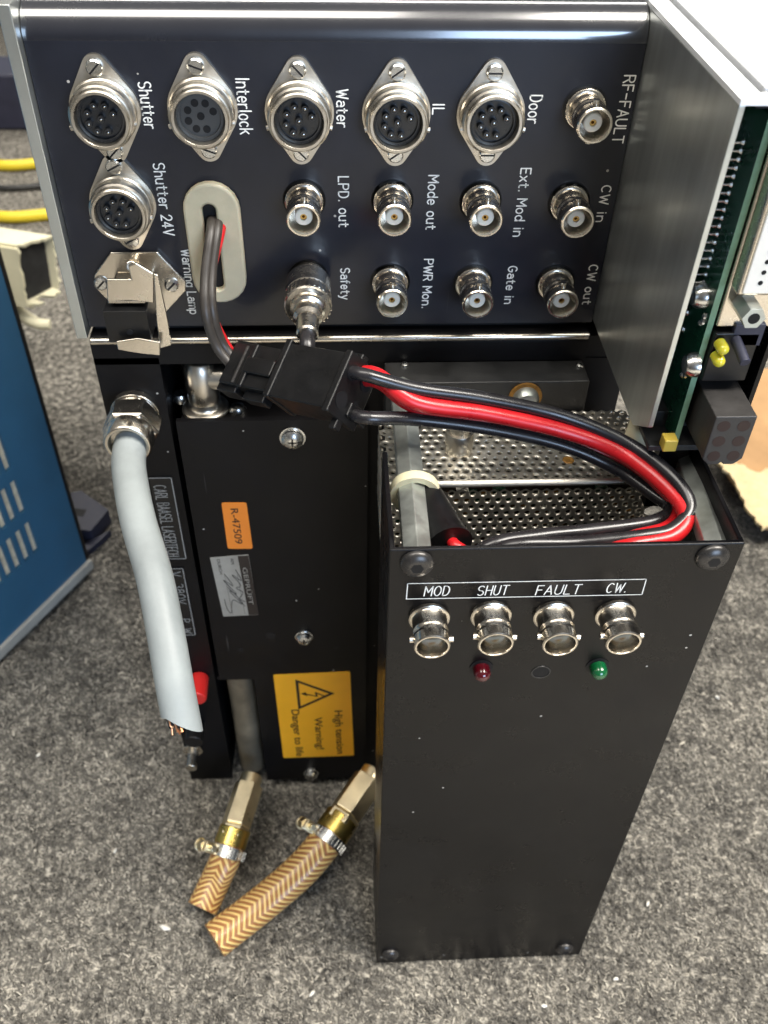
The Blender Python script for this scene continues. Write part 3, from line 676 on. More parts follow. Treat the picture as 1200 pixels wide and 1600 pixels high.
for x, y, r in ((423, 993, 2.2), (376, 1016, 1.2), (525, 1012, 1.2)):
    p = at(x, y, 'y', YB); MB().lathe([(r, 0), (r, .06)], (p.x, YB-.01, p.z), -Y, 20).build('screw_hole', M['dark'], block)
# stickers
def rounded(P, r, n=5):
    out = []; K = len(P)
    for i in range(K):
        a, b, c = Vector(P[i-1]), Vector(P[i]), Vector(P[(i+1) % K]); d1 = (a-b).normalized(); d2 = (c-b).normalized()
        for t in np.linspace(0, 1, n): out.append(tuple((b+d1*r)*(1-t)**2+b*2*t*(1-t)+(b+d2*r)*t*t))
    return out
def sticker(c4, r, name, m, t=.15, yy=YB):
    P = [at(x, y, 'y', yy) for x, y in c4]; q = [Vector((p.x, p.z)) for p in P]
    o = MB().prism(rounded(q, r), (0, yy-t, 0), X, Z, (0, t-.01, 0)).build(name, m, block)
    ctr = sum(P, Vector())/4; ex = ((P[3]-P[0])+(P[2]-P[1])).normalized(); ey = ((P[1]-P[0])+(P[2]-P[3])).normalized()
    ey = (ey-ex*ey.dot(ex)).normalized()
    return o, ctr, ex, ey, ((P[3]-P[0]).length+(P[2]-P[1]).length)/2, ((P[1]-P[0]).length+(P[2]-P[3]).length)/2
o, c, ex, ey, L, H = sticker(((346, 785), (385, 785), (395, 857), (356, 857)), 1.0, 'number_sticker', M['orange'])
o['label'] = 'small orange sticker reading R-47509'
text('R-47509', c+ey*-.2+Vector((0, -.15, 0)), ex, ey, L*.76, H*.30, M['ink'], o)
o, c, ex, ey, L, H = sticker(((328, 871), (388, 866), (404, 960), (349, 963)), .3, 'test_label', M['silverlabel'])
o['label'] = 'silver and black inspection label with a signature'
lf = Vector((0, -.15, 0))
MB().obox(c+ey*H*.36+lf, ex*L*.495, ey*H*.14, Y*.03).build('black_band', M['ink'], o)
text('GEPRÜFT', c+ey*H*.36+lf+Vector((0, -.04, 0)), ex, ey, L*.62, H*.15, M['silverlabel'], o)
text('AM', c+ey*H*.06+lf-ex*L*.42, ex, ey, L*.09, H*.08, M['ink'], o); text('DURCH', c-ey*H*.30+lf-ex*L*.34, ex, ey, L*.24, H*.08, M['ink'], o)
b = MB()
def scrib(pts): b.tube([c+lf+ex*L*u+ey*H*v+Vector((0, -.05, 0)) for u, v in pts], .13, 6, sub=5)
scrib(((-.28, .10), (-.10, .20), (-.20, -.02), (-.02, .16), (.02, .02), (.10, .18), (.20, .06), (.26, .2)))
scrib(((-.22, -.22), (-.02, -.05), (-.12, -.28), (.12, .0), (.06, -.18), (.30, .10), (.22, -.14), (.44, -.25), (.36, -.34), (.20, -.36)))
scrib(((.0, -.2), (.18, .02), (.34, .16)))
b.build('signature', M['ink'], o)
b = MB(); 
for v in (.12, -.22): strip(b, [c+lf-ex*L*.2+ey*H*v+Vector((0, -.03, 0)), c+lf+ex*L*.47+ey*H*v+Vector((0, -.03, 0))], .12, -Y)
b.build('ruled_lines', M['ink'], o)
o, c, ex, ey, L, H = sticker(((427, 1054), (547, 1049), (553, 1180), (443, 1184)), 1.0, 'warning_sticker', M['yellow'])
o['label'] = 'yellow high tension warning sticker'
def W(u, v): return c+lf+ex*L*u+ey*H*v+Vector((0, -.06, 0))
b = MB()   # triangle, apex towards the right (text-up)
tri = [(-.44, -.22), (-.10, -.22), (-.27, .28)]
co = [sum(t[k] for t in tri)/3 for k in (0, 1)]
innr = [(co[0]+(t[0]-co[0])*.78, co[1]+(t[1]-co[1])*.78) for t in tri]
for k in range(3):
    j = (k+1) % 3; b.add([W(*tri[k]), W(*tri[j]), W(*innr[j]), W(*innr[k])], [(0, 1, 2, 3)])
zig = [(-.295, .15), (-.235, .02), (-.275, .03), (-.258, -.06), (-.29, -.055), (-.27, -.13)]
strip(b, [W(*z) for z in ((-.245, .14), (-.285, .03), (-.245, .045), (-.275, -.12))], .75, -Y)
b.add([W(-.295, -.10), W(-.25, -.08), W(-.28, -.17)], [(0, 1, 2)])
b.build('hazard_symbol', M['ink'], o)
text('High tension', W(.20, .30), ex, ey, L*.54, H*.14, M['ink'], o, lift=.05, thin=.01); text('Warning!', W(.20, .02), ex, ey, L*.40, H*.14, M['ink'], o, lift=.05, thin=.01)
text('Danger to life', W(.19, -.28), ex, ey, L*.58, H*.14, M['ink'], o, lift=.05, thin=.01)

# --- parts standing on the block top
ZTB = bzt-3
e0 = at(322, 640, 'z', ZTB)
b = MB(); b.lathe([(8.4, 0), (8.4, 1.6), (7.2, 2.2), (5.4, 2.4), (5.2, 4), (5.2, 13)], (e0.x, e0.y, ZTB), Z, 32)
b.lathe([(5.0, 4), (5.6, 5), (5.6, 18), (3.9, 21), (2.5, 21.4)], (e0.x, e0.y, ZTB), Z, 28)
b.cyl((e0.x+1, e0.y, ZTB+14.5), (e0.x+10, e0.y-1, ZTB+14.5), 4.6, 24)
b.lathe([(4.6, 0), (6.2, .6), (6.2, 8), (5.4, 9)], (e0.x+9, e0.y-1, ZTB+14), (1, -.12, -.1), 28)
b.build('elbow_connector', M['nickeldull'], ROOT, bevel=1.3, seg=3)
for x, y in ((283, 624), (372, 644), (585, 600), (612, 637)):
    p = at(x, y, 'z', ZTB); b = MB(); b.lathe([(3.2, 0), (3.2, 1), (2.4, 2.8), (1, 3.4)], (p.x, p.y, ZTB), Z, 16); b.build('screw', M['steel'], block)
p = at(585, 580, 'y', 280); b = MB(); b.cyl((p.x-8, 280, p.z), (p.x+3.2, 280, p.z), 5.0, 20); b.build('coax_barrel', M['cream'], ROOT, bevel=.5)

# --- front control box: folded sheet (front + two sides)
T = 1.5; LB = 205.0
fb = MB()
pts = [(FX0, LB), (FX0, YF), (FX1, YF), (FX1, LB+2), (FX1-T, LB+2), (FX1-T, YF+T), (FX0+T, YF+T), (FX0+T, LB)]
fb.prism(pts, (0, 0, 0.6), X, Y, (0, 0, FZ-.6))
box = fb.build('control_box', M['black'], ROOT, bevel=.45, seg=3); box['label'] = 'tall black box with four sockets and two small lamps'
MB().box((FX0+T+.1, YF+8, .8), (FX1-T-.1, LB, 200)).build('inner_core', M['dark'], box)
for x, y, r in ((652, 888, 4.5), (1116, 878, 4.5), (610, 1497, 4.0), (883, 1488, 4.0)):
    p = at(x, y, 'y', YF-2); b = MB()
    prof = [(r, 0), (r, .3)]+[(r*math.cos(a), .3+2.2*math.sin(a)) for a in np.linspace(.1, 1.12, 8)]
    b.lathe(prof, (p.x, YF-.01, p.z), -Y, 32); h = prof[-1][1]
    b.lathe([(1.75, h+.02), (1.75, h+.06)], (p.x, YF-.01, p.z), -Y, 6, 1); b.build('button_screw', [M['blacksteel'], M['dark']], box)
fr = [at(x, y, 'y', YF-.15) for x, y in ((637, 912), (1010, 905), (1003, 929), (635, 936))]
b = MB(); strip(b, fr+[fr[0]], .28, -Y); b.build('engraved_frame', M['white'], box)
for s, x0, x1, y0 in (('MOD', 664, 702, 923), ('SHUT', 747, 794, 922), ('FAULT', 839, 907, 921), ('CW.', 949, 980, 918)):
    a = at(x0, y0, 'y', YF); c = at(x1, y0, 'y', YF); k = (a+c)/2
    engrave(s, (k.x, YF, k.z), (1, 0, .008), Z, c.x-a.x, 3.7, M['white'], box, w=.34, shear=.1)
def led(x, y, m, tilt=0):
    p = at(x, y, 'y', YF-3); b = MB()
    b.lathe([(2.5, -1), (2.5, 2.2)]+[(2.5*math.cos(a), 2.2+2.4*math.sin(a)) for a in np.linspace(.15, 1.45, 7)], (p.x, YF, p.z), -Y, 24)
    o = b.build('led_lamp', m, box); MB().lathe([(3.5, 0), (3.5, .25), (2.5, .3)], (p.x, YF-.01, p.z), -Y, 28).build('bezel', M['dark'], o)
    return o
led(754, 1056, M['ledred'])['label'] = 'dark red lamp'; led(937, 1053, M['ledgreen'])['label'] = 'green lamp'
p = at(845, 1050, 'y', YF); b = MB(); b.lathe([(2.5, 0), (2.5, .06)], (p.x, YF-.01, p.z), -Y, 24); b.lathe([(2.5, .02), (2.55, .22), (2.9, .22), (3.0, .02)], (p.x, YF-.01, p.z), -Y, 28, 1, capped=False); b.build('lamp_hole', [M['dark'], M['bracket']], box)

# --- perforated cover behind the box: real holes
PYF, PZ, PYB = 212.0, at(850, 753, 'y', 212.0).z, 248.0
PX0, PX1 = FX0+1.0, FX1-6
def perforated(mb, o, e1, e2, w, h, pitch, r, seg=12):
    o, e1, e2 = Vector(o), Vector(e1), Vector(e2); dy = pitch*.866; rows = int(h/dy); cols = int(w/pitch)
    R6 = pitch/math.sqrt(3)
    for j in range(rows):
        for i in range(cols):
            cx = pitch*(i+.5+(.5 if j % 2 else 0)); cyy = dy*(j+.5)
            if cx > w-pitch*.3: continue
            rr = r*random.uniform(.96, 1.04); outer = []
            for k in range(seg):
                a = PI/6+2*PI*k/seg
                if k % 2 == 0: rad = R6
                else: rad = pitch/2
                outer.append((cx+rad*math.cos(a), cyy+rad*math.sin(a)))
            innr = [(cx+rr*math.cos(PI/6+2*PI*k/seg), cyy+rr*math.sin(PI/6+2*PI*k/seg)) for k in range(seg)]
            bev = [(cx+rr*1.18*math.cos(PI/6+2*PI*k/seg), cyy+rr*1.18*math.sin(PI/6+2*PI*k/seg)) for k in range(seg)]
            nz = e1.cross(e2)
            vs = [o+e1*p[0]+e2*p[1] for p in outer+bev] + [o+e1*p[0]+e2*p[1]-nz*.25 for p in innr] + [o+e1*p[0]+e2*p[1]-nz*.95 for p in innr]
            fs = []
            for k in range(seg):
                l = (k+1) % seg
                for q in range(3): fs.append((q*seg+k, q*seg+l, (q+1)*seg+l, (q+1)*seg+k))
            mb.add(vs, fs)
b = MB(); wv = PX1-PX0
perforated(b, (PX0, PYF+1.6, PZ), X, Y, wv, PYB-PYF-1.6, 3.3, .84)
perforated(b, (PX0, PYF, PZ-1.6-33*1), X, Z, wv, 33, 3.3, .92)
perforated(b, (PX0, PYB, PZ-34), -Y, Z, PYB-PYF, 33, 3.3, .9)
arc_ = [(PYF+1.6-1.6*math.cos(a), PZ-1.6+1.6*math.sin(a)) for a in np.linspace(0, PI/2, 6)]
for (y0, z0), (y1, z1) in zip(arc_[:-1], arc_[1:]): b.add([(PX0, y0, z0), (PX1, y0, z0), (PX1, y1, z1), (PX0, y1, z1)], [(0, 1, 2, 3)])
perf = b.build('perforated_cover', M['chrome'], ROOT, ang=60)
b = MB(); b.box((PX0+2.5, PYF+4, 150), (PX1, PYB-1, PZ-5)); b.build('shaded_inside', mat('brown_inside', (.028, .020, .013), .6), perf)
# solder blobs / parts glimpsed through the front holes
b = MB()
for k in range(110):
    x = random.uniform(PX0+4, PX1-4); z = random.uniform(PZ-32, PZ-6); b.box((x-2, PYF+2.2, z-1.2), (x+2, PYF+3.9, z+1.2), random.choice((0, 1, 2)))
b.build('glimpsed_components', [M['rust'], M['pcb'], M['solder']], perf)
# black angle bracket behind, its rusty bolt, and the chrome post
br = MB(); bz = at(780, 597, 'y', 249).z; bxa = at(603, 600, 'y', 249).x; bxb = XS-2
br.box((bxa, 249, PZ-40), (bxb, 261.4, bz)); brk = br.build('angle_bracket', M['bracket'], ROOT, bevel=.5)
p = at(822, 625, 'y', 247); b = MB()
b.lathe([(5.6, 0), (5.6, .8)], (p.x, 249, p.z), -Y, 24, 1); b.lathe([(4.4, .8), (4.3, 2.5), (3.2, 4), (1.2, 4.6)], (p.x, 249, p.z), -Y, 24); b.build('bolt', [M['zinc'], M['rust']], brk)
for x, y in ((632, 571), (905, 572)):
    p = at(x, y, 'z', bz); b = MB(); b.lathe([(1.4, 0), (1.3, .7), (.6, 1.1)], (p.x, p.y, bz), Z, 12); b.build('rivet', M['steel'], brk)
p = at(716, 704, 'z', PZ); b = MB(); b.lathe([(4.4, .02), (4.6, 7), (4.2, 8), (3.4, 8), (3.4, 17), (3.0, 18)], (p.x, p.y, PZ), Z, 28); b.build('metal_post', M['nickeldull'], ROOT)
p = at(888, 719, 'z', PZ); b = MB(); b.lathe([(1.9, .05), (1.6, .3), (1.3, .35)], (p.x, p.y, PZ), Z, 16); b.build('rivet', M['rust'], perf)
# hex standoffs carrying the front box
zs = at(652, 888, 'y', YF).z-2
def standoff(x0, x1, y1, z, r):
    b = MB(); b.cyl((x0, YF+T+.02, z), (x1, y1, z), r, 6, e=Z); return b.build('hex_standoff', M['zinc'], ROOT, bevel=.3)
sx = at(649, 848, 'y', YF+3); sx2 = at(1112, 850, 'y', YF+3)
standoff(at(649, 846, 'z', zs).x, at(634, 660, 'z', zs).x, 249, zs, 4.4)
standoff(at(1112, 846, 'z', zs).x, at(1080, 725, 'z', zs).x, 216, zs, 4.4)
# cream tie round the left standoff and the black boot beside it
c = at(645, 765, 'z', zs)
b = MB(); b.lathe([(5.3, -1.6), (7.2, -1.6), (7.4, 0), (7.2, 1.6), (5.3, 1.6), (5.3, -1.6)], (c.x+.6, c.y, zs-1), (0.04, 1, .05), 36, capped=False); b.build('cable_tie', M['cream'], ROOT)
# white plastic spacer at the foot of the galvanised plate
p0 = at(1003, 665, 'y', 214); b = MB(); b.cyl((p0.x-1, 214, p0.z-6), (p0.x, 214, p0.z+2), 3.6, 16); b.build('plastic_spacer', M['cream'], ROOT, bevel=.4)

# --- circuit board beside the galvanised plate
pt = at(1196, 172, 'x', 95.5); pb = at(1059, 704, 'x', 95.5)
b = MB(); b.box((95, (pt.y+pb.y)/2, pb.z), (96.6, 275, pt.z)); b.add([(94.99, (pt.y+pb.y)/2-.02, pb.z), (96.61, (pt.y+pb.y)/2-.02, pb.z), (96.61, (pt.y+pb.y)/2-.02, pt.z), (94.99, (pt.y+pb.y)/2-.02, pt.z)], [(0, 1, 2, 3)], 1)
YBD = (pt.y+pb.y)/2
board = b.build('circuit_board', [M['pcb'], M['pcbedge']], ROOT)
pin0 = None
for k in range(19):
    y = 200+262*k/18
    p = at(1130-(y-200)*.155, y, 'x', 93); zz = p.z; b = MB()
    for yy, dz in ((YBD+9, 0), (YBD+22, .6)):
        b.lathe([(.8, 0), (.6, .4), (.3, .8), (.28, 6.4)], (95, yy, zz+dz), -X, 8)
    if zz < pb.z+8 or zz > pt.z-3: continue
    b.build('solder_pins', M['solder'], board)
for k, (x, y) in enumerate(((1090, 462), (1077, 570))):
    p = at(x, y, 'x', 93); b = MB(); b.lathe([(3.4, 0), (3.3, 2), (2.4, 3.4), (1, 3.8)], (95, p.y, p.z), -X, 20); b.build('screw', M['steel'], board)
for k in range(26):
    p = at(random.uniform(1060, 1105), random.uniform(480, 690), 'x', 95)
    if p.y < YBD+2: continue
    b = MB(); b.ball((95, p.y, p.z), .9, 8); b.build('solder_joint', M['solder'], board)
b = MB(); p = at(1048, 690, 'x', 93); b.box((91, p.y-1, p.z-3), (94.9, p.y+3, p.z+1)); b.build('film_capacitor', mat('yellow_capacitor', (.55, .40, .06), .4), board, bevel=.4)
# D-sub connector facing the viewer
dx0 = at(1143, 480, 'y', YBD-4).x
ds_t = at(1190, 190, 'y', YBD-8).z; ds_b = at(1160, 470, 'y', YBD-8).z
b = MB(); b.box((97, YBD-1, ds_b-12), (116, YBD+1.0, ds_t+12)); b.box((97.4, YBD-6, ds_b), (111, YBD-1, ds_t)); dsub = b.build('multi_pin_connector', M['nickel'], board, bevel=.8)
b = MB(); b.box((98.3, YBD-6.6, ds_b+1), (109.8, YBD-5.8, ds_t-1)); dsf = b.build('connector_face', M['dsub'], dsub, bevel=.3)
b = MB(); z = ds_b+4; k = 0
while z < ds_t-3:
    for xx, dz in ((101.9, 0), (105.6, 1.38)): b.lathe([(.62, 0), (.62, .05)], (xx, YBD-6.62, z+dz), -Y, 10)
    z += 2.76
b.build('pin_holes', M['dark'], dsub)
p = at(1178, 498, 'y', YBD-9); b = MB(); b.lathe([(3.0, 0), (3.0, 8)], (p.x, YBD-1, p.z), -Y, 6, e=X); b.lathe([(1.5, 8.02), (1.5, 8.06)], (p.x, YBD-1, p.z), -Y, 14, 1); b.build('hex_nut', [M['zinc'], M['dark']], dsub, bevel=.25)
# LEDs, dark holder and trimmer
for x, y in ((1131, 548), (1125, 567)):
    p = at(x, y, 'y', YBD-6); b = MB(); b.lathe([(1.6, 2.4), (1.6, 1)]+[(1.6*math.cos(a), -.2-1.6*math.sin(a)) for a in np.linspace(.1, 1.45, 6)], (p.x, YBD-5, p.z), Y, 18)
    b.build('indicator_lamp', M['ledyellow'], board)
p = at(1135, 545, 'y', YBD); b = MB(); b.box((97, YBD-2, p.z-9), (109, YBD+6, p.z+6)); b.build('lamp_holder', M['plastic'], board, bevel=.5)
p = at(1158, 540, 'y', YBD-4); b = MB(); b.box((p.x-2, YBD-2, p.z-1.5), (p.x+6, YBD+6, p.z+5)); b.cyl((p.x, YBD-9, p.z-2), (p.x-1, YBD, p.z+1), 1.4, 12); b.build('toggle_switch', M['bluegrey'], board, bevel=.3)
# six-way connector block
YX = YBD-13
h6 = [at(x, y, 'y', YX) for x, y in ((1130, 670), (1160, 669), (1124, 690), (1153, 689), (1118, 710), (1146, 708))]
c6 = sum(h6, Vector())/6
b = MB(); hw, hh = 5.6, 8.2
b.prism([(c6.x-hw, c6.z-hh+2), (c6.x-hw+2, c6.z-hh), (c6.x-.7, c6.z-hh), (c6.x, c6.z-hh+.8), (c6.x+.7, c6.z-hh), (c6.x+hw-2, c6.z-hh), (c6.x+hw, c6.z-hh+2), (c6.x+hw, c6.z+hh), (c6.x-hw, c6.z+hh)], (0, YX, 0), X, Z, (0, 30, 0))
six = b.build('six_way_connector', M['greyplastic'], board, bevel=.4)
b = MB()
for i in range(3):
    for j in (-1, 1): b.lathe([(1.75, 0), (1.75, .06)], (c6.x+j*2.7, YX-.02, c6.z+(1-i)*5.1), -Y, 18)
b.build('socket_holes', mat('dark_brown_hole', (.022, .008, .005), .6), six)
# black side wall of the board bay with lit edge, and shelf under the board
p0 = at(1202, 525, 'y', YBD-2); p1 = at(1166, 652, 'y', YBD-2)
b = MB(); b.box((p1.x-1.2, YBD-2, p1.z-3), (p1.x+.2, 275, PZT-3)); b.build('bay_wall', M['black'], ROOT, bevel=.2)
b = MB(); b.box((88, YBD-1, pb.z-2.2), (p1.x-1.3, 262, pb.z-.4)); b.box((XS+1.7, YBD+8, pb.z-.4), (p1.x-1.3, YBD+30, pb.z+5)); b.build('bay_floor', M['bracket'], ROOT, bevel=.2)
b = MB(); b.box((FX1-T-9, LB+2.3, pb.z-30), (FX1+3, LB+6, pb.z-2.3)); b.build('bay_support', M['black'], ROOT)

# --- bottom-left earth terminal
p = at(308, 1090, 'y', 250)
b = MB(); b.cyl((p.x, YC, p.z), (p.x, 249, p.z), 4.3, 20); b.build('terminal_knob', mat('red_plastic', (.55, .02, .018), .35, spec=.5), ROOT, bevel=.8)
p = at(303, 1155, 'y', 252); b = MB(); b.cyl((p.x, YC, p.z), (p.x, 250, p.z), 4.4, 16); b.build('terminal_post', M['plastic'], ROOT, bevel=.6)
p = at(300, 1190, 'y', 255); b = MB(); b.cyl((p.x, YC, p.z), (p.x, 251, p.z), 2.8, 16); b.lathe([(5, 0), (5, 1.2)], (p.x, YC, p.z+1), -Y, 20); b.build('terminal_screw', M['nickel'], ROOT, bevel=.4)

# ================================================================== THINGS HELD BY THE MACHINE
# grey cable cut off short
pts = [at(205, 690, 'y', 246), at(201, 722, 'y', 238), at(206, 765, 'y', 226), at(217, 818, 'y', 212), at(241, 900, 'y', 194), at(259, 990, 'y', 178), at(272, 1065, 'y', 166), at(282, 1118, 'y', 159)]
gc = thing('grey_cable', 'thick pale grey cable cut off short, sticking out of the metal gland', 'cable', pts[-1])
b = MB(); b.tube(pts, 5.6, 24, sub=8); dcut = (pts[-1]-pts[-2]).normalized()
for k in range(24):
    q = b.v[-1-k]; b.v[-1-k] = q+dcut*((q-pts[-1]).dot(RIGHT)*.75+1.5)
b.build('sheath', M['cable'], gc)
b = MB(); d = (pts[-1]-pts[-2]).normalized(); e1, e2, _ = frame_axis(d)
for k in range(16):
    a = random.uniform(0, 2*PI); r = random.uniform(1.5, 4.9); s = pts[-1]+(e1*math.cos(a)+e2*math.sin(a))*r-d
    b.tube([s, s+d*random.uniform(2, 3.2), s+d*random.uniform(3.5, 6)+Vector((random.uniform(-1, 1), random.uniform(-1, 1), random.uniform(-1, 1)))], .35, 6, sub=3)
b.build('copper_strands', M['copper'], gc)
b = MB()
for a in (.4, 2.5, 4.6):
    s = pts[-1]+(e1*math.cos(a)+e2*math.sin(a))*2.6-d; b.tube([s, s+d*4], 1.7, 10)
b.build('cores', M['wire'], gc)

# safety plug
p = at(481, 470, 'y', YP-15); sx_, sz_ = p.x, p.z
pt_ = thing('bnc_plug', 'nickel bayonet plug on the socket lettered Safety with a short black cable', 'cable plug', (sx_, YP-20, sz_))
b = MB()
b.lathe([(6.6, 4.2), (7.1, 4.4), (7.1, 11.5), (6.7, 11.8), (6.7, 12.4), (7.25, 12.7), (7.25, 16.5), (6.8, 17), (5.5, 17.2), (5.2, 19), (4.4, 19.4), (4.4, 23), (3.4, 24), (3.3, 31), (2.8, 31.6)], (sx_, YP, sz_), (0, -1, -.06), 36); b.build('plug_shell', M['nickel'], pt_)
b = MB()
for k in range(30):
    a = 2*PI*k/30; b.obox((sx_+7.25*math.cos(a), YP-14.6, sz_-.9+7.25*math.sin(a)), (.22*math.sin(a), 0, -.22*math.cos(a)), (.15*math.cos(a), 0, .15*math.sin(a)), (0, 1.8, .1))
b.build('knurl', M['nickel'], pt_)
b = MB(); b.tube([(sx_, YP-30, sz_-1.9), (sx_, YP-35, sz_-3), (sx_, YP-36, sz_-6.5), (sx_, YP-30, sz_-13), (sx_+3, YP-18, sz_-20)], 2.3, 14); b.build('cable', M['wire'], pt_)

# wire harness with the two-part connector
YH = 252
def hp(x, y, yy=YH): return at(x, y, 'y', yy)
hz = hp(475, 610)
har = thing('wire_harness', 'red and black wire loom with a black plug pair above the perforated cover', 'wire harness', hz)
A = hp(374, 578, 241); B = hp(452, 590, 228); C_ = hp(552, 612, 212)
ax = (C_-A).normalized(); nrm = Vector((0, -.62, .78)); nrm = (nrm-ax*nrm.dot(ax)).normalized(); sd = nrm.cross(ax).normalized()
def oriented(c, l, w, h, mb): mb.obox(c, ax*l, sd*w, nrm*h)
# plug (left half)
b = MB(); L1 = (B-A).length
oriented((A+B)/2, L1/2+1, 7.0, 5.0, b); oriented(A+ax*1.5, 4.2, 8.6, 3.2, b); b.obox(A+ax*9+nrm*5.4, ax*1.0, sd*7.2, nrm*.7); oriented(A+ax*13-sd*8.0, 4.5, 1.6, 2.2, b); oriented(A+ax*14+nrm*5.6, 6, 2.6, .9, b)
plug = b.build('plug_housing', M['plastic'], har, bevel=.5)
b = MB(); b.obox(A+ax*5.2+nrm*5.15, ax*.4, sd*6.2, nrm*.35); b.build('latch_edge', M['greyplastic'], plug, bevel=.1)
# receptacle (right half) with four holes on its right end
b = MB(); L2 = (C_-B).length
oriented((B+C_)/2, L2/2, 8.6, 6.4, b); oriented(B+ax*.8, 1.2, 9.3, 7.1, b); oriented(C_-ax*1.0, 1.2, 9.4, 7.2, b); oriented(C_-ax*2.0+sd*9.6, 1.4, 1.6, 1.6, b); oriented(C_-ax*1.2-sd*10.2, 1.2, 2.0, 1.4, b)
oriented(C_-ax*3-nrm*5-sd*5, 4, 2.2, 4.6, b)
rec = b.build('receptacle_housing', M['plastic'], har, bevel=.5)
b = MB()
holes = [C_+ax*.22+sd*u*4.2+nrm*v*3.4 for v in (1, -1) for u in (1, -1)]
for h in holes: b.lathe([(2.5, 0), (2.5, .1)], h, ax, 18)
b.build('socket_holes', M['dark'], rec)
def wire(name, start, pts, r, m):
    P = [start-ax*1.5] + ([start+ax*5] if (start-C_).length < 9 else []) + [at(*q) for q in pts]
    return MB().tube(P, r, 14, sub=8).build(name, m, har)
r_ = 1.92
dn = lambda l: [(x, y, 'y', yy) for x, y, yy in l]
wire('black_wire', holes[0], dn(((650, 607, 211), (760, 623, 213), (880, 650, 214), (980, 692, 208), (1048, 742, 196), (1078, 790, 187), (1052, 826, 181), (1000, 838, 179), (900, 848, 179), (800, 852, 178), (740, 880, 178))), r_, M['wire'])
wire('red_wire', holes[2]+nrm*2+sd*2, dn(((650, 629, 209), (760, 646, 211), (880, 673, 212), (970, 707, 207), (1040, 760, 195), (1072, 805, 185), (1050, 838, 179), (990, 851, 177), (930, 870, 174))), r_*1.25, M['red'])
wire('red_wire', holes[2]+sd*1, dn(((650, 637, 212), (760, 657, 214), (880, 686, 216), (968, 720, 212), (1030, 768, 200), (1058, 800, 192), (1040, 825, 186), (980, 842, 182), (910, 880, 180))), r_, M['red'])
wire('black_wire', holes[3]-sd*1-nrm*1, dn(((650, 655, 210), (760, 669, 212), (870, 693, 213), (955, 728, 210), (1020, 772, 200), (1047, 795, 194), (1020, 815, 190), (930, 828, 187), (850, 836, 184), (770, 850, 180), (720, 885, 178))), r_*1.05, M['wire'])
# sleeved pair leaving the grommet
gpts = [at(331, 338, 'y', 268), at(330, 360, 'y', 259), at(321, 430, 'y', 250), at(322, 490, 'y', 243), at(338, 540, 'y', 243), at(364, 574, 'y', 240)]
MB().tube(gpts, 1.55, 14).build('black_wire', M['brown'], har)
MB().tube([q+Vector((1.8, 1.2, 0)) for q in gpts], 1.5, 14).build('black_wire', M['brown'], har)
MB().tube([q+Vector((1.4+1.2*(abs(i-2.5) > 1), 2.4, -1)) for i, q in enumerate(gpts)], 1.45, 12).build('red_wire', M['red'], har)

# black boot cable by the left standoff
pa, pb_ = at(664, 768, 'y', 200), at(702, 852, 'y', 178)
bt = thing('boot_cable', 'black tapered cable boot beside the cream tie inside the open box', 'cable boot', pb_)
b = MB(); b.tube([pa, (pa+pb_)/2, pb_], 5.2, 20, rf=lambda t: .85+.45*t if t < .9 else 1.3); b.build('boot', M['plastic'], bt)
dd = (pb_-pa).normalized(); q_ = pb_+Vector((2, -2, 1.4)); b = MB(); b.tube([pb_-dd*2+Vector((1, -1, 1)), q_, q_+Vector((6, -2, -3))], 1.6, 12); b.build('red_wire', M['red'], bt)

# ================================================================== HOSES
def hose(fit0, fit1, clamp, pts, label, rr, scr):
    t = thing('braided_hose', label, 'hose', (pts[-1].x, pts[-1].y, 0), 'braided hose stubs at the foot of the machine')
    d = (fit1-fit0).normalized(); L = (fit1-fit0).length
    b = MB(); b.cyl(fit0, fit0+d*L*.28, rr*.75, 20); b.lathe([(rr*1.0, L*.16), (rr*1.0, L*.80), (rr*.9, L*.82)], fit0, d, 6, e=frame_axis(d)[0]*.5+frame_axis(d)[1]*.87)
    b.lathe([(rr*.95, L*.82), (rr*1.08, L*.84), (rr*1.08, L*.99), (rr*.95, L)], fit0, d, 6); b.build('hose_fitting', M['brass'], t, bevel=.35)
    MB().tube(pts, rr, 40, sub=10, uv=True).build('braided_tube', M['hose'], t, ang=60)
    b = MB(); dd = (pts[1]-pts[0]).normalized()
    b.lathe([(rr*1.02, -2.6), (rr*1.10, -2.6), (rr*1.10, 2.6), (rr*1.02, 2.6), (rr*1.02, -2.6)], clamp, dd, 40, capped=False)
    fe = MB(); fe.lathe([(rr*.98, -2), (rr*1.04, -1.6), (rr*1.06, (clamp-pts[0]).dot(dd)-3.2), (rr*1.0, (clamp-pts[0]).dot(dd)-2.8)], pts[0], dd, 36); fe.build('ferrule', M['gilt'], t)
    e1, e2, _ = frame_axis(dd)
    for k in range(26):
        a = 2*PI*k/26; rad = e1*math.cos(a)+e2*math.sin(a); tg = -e1*math.sin(a)+e2*math.cos(a)
        b.obox(clamp+rad*rr*1.11, tg*.28, rad*.16, dd*1.9)
    cl = b.build('hose_clamp', M['steel'], t, ang=30)
    b = MB(); up = scr; base = clamp+up.normalized()*rr*1.0
    tan = dd.cross(up).normalized()
    b.obox(base+up.normalized()*2.4, up.normalized()*3.4, tan*.6, dd*2.4); b.obox(base+up.normalized()*2.4+tan*2.6, up.normalized()*3.4, tan*.6, dd*2.4)
    b.cyl(base+up.normalized()*3-tan*4, base+up.normalized()*3+tan*5, 1.5, 12); b.cyl(base+up.normalized()*4+tan*3, base+up.normalized()*4+tan*7.5, 2.9, 6); b.cyl(base+up.normalized()*4+tan*7.5, base+up.normalized()*4+tan*8.6, 3.1, 16); b.build('clamp_screw', M['brass'], cl, bevel=.25)
    return t
def gp_(x, y, z): return at(x, y, 'z', z)
R1 = 7.2
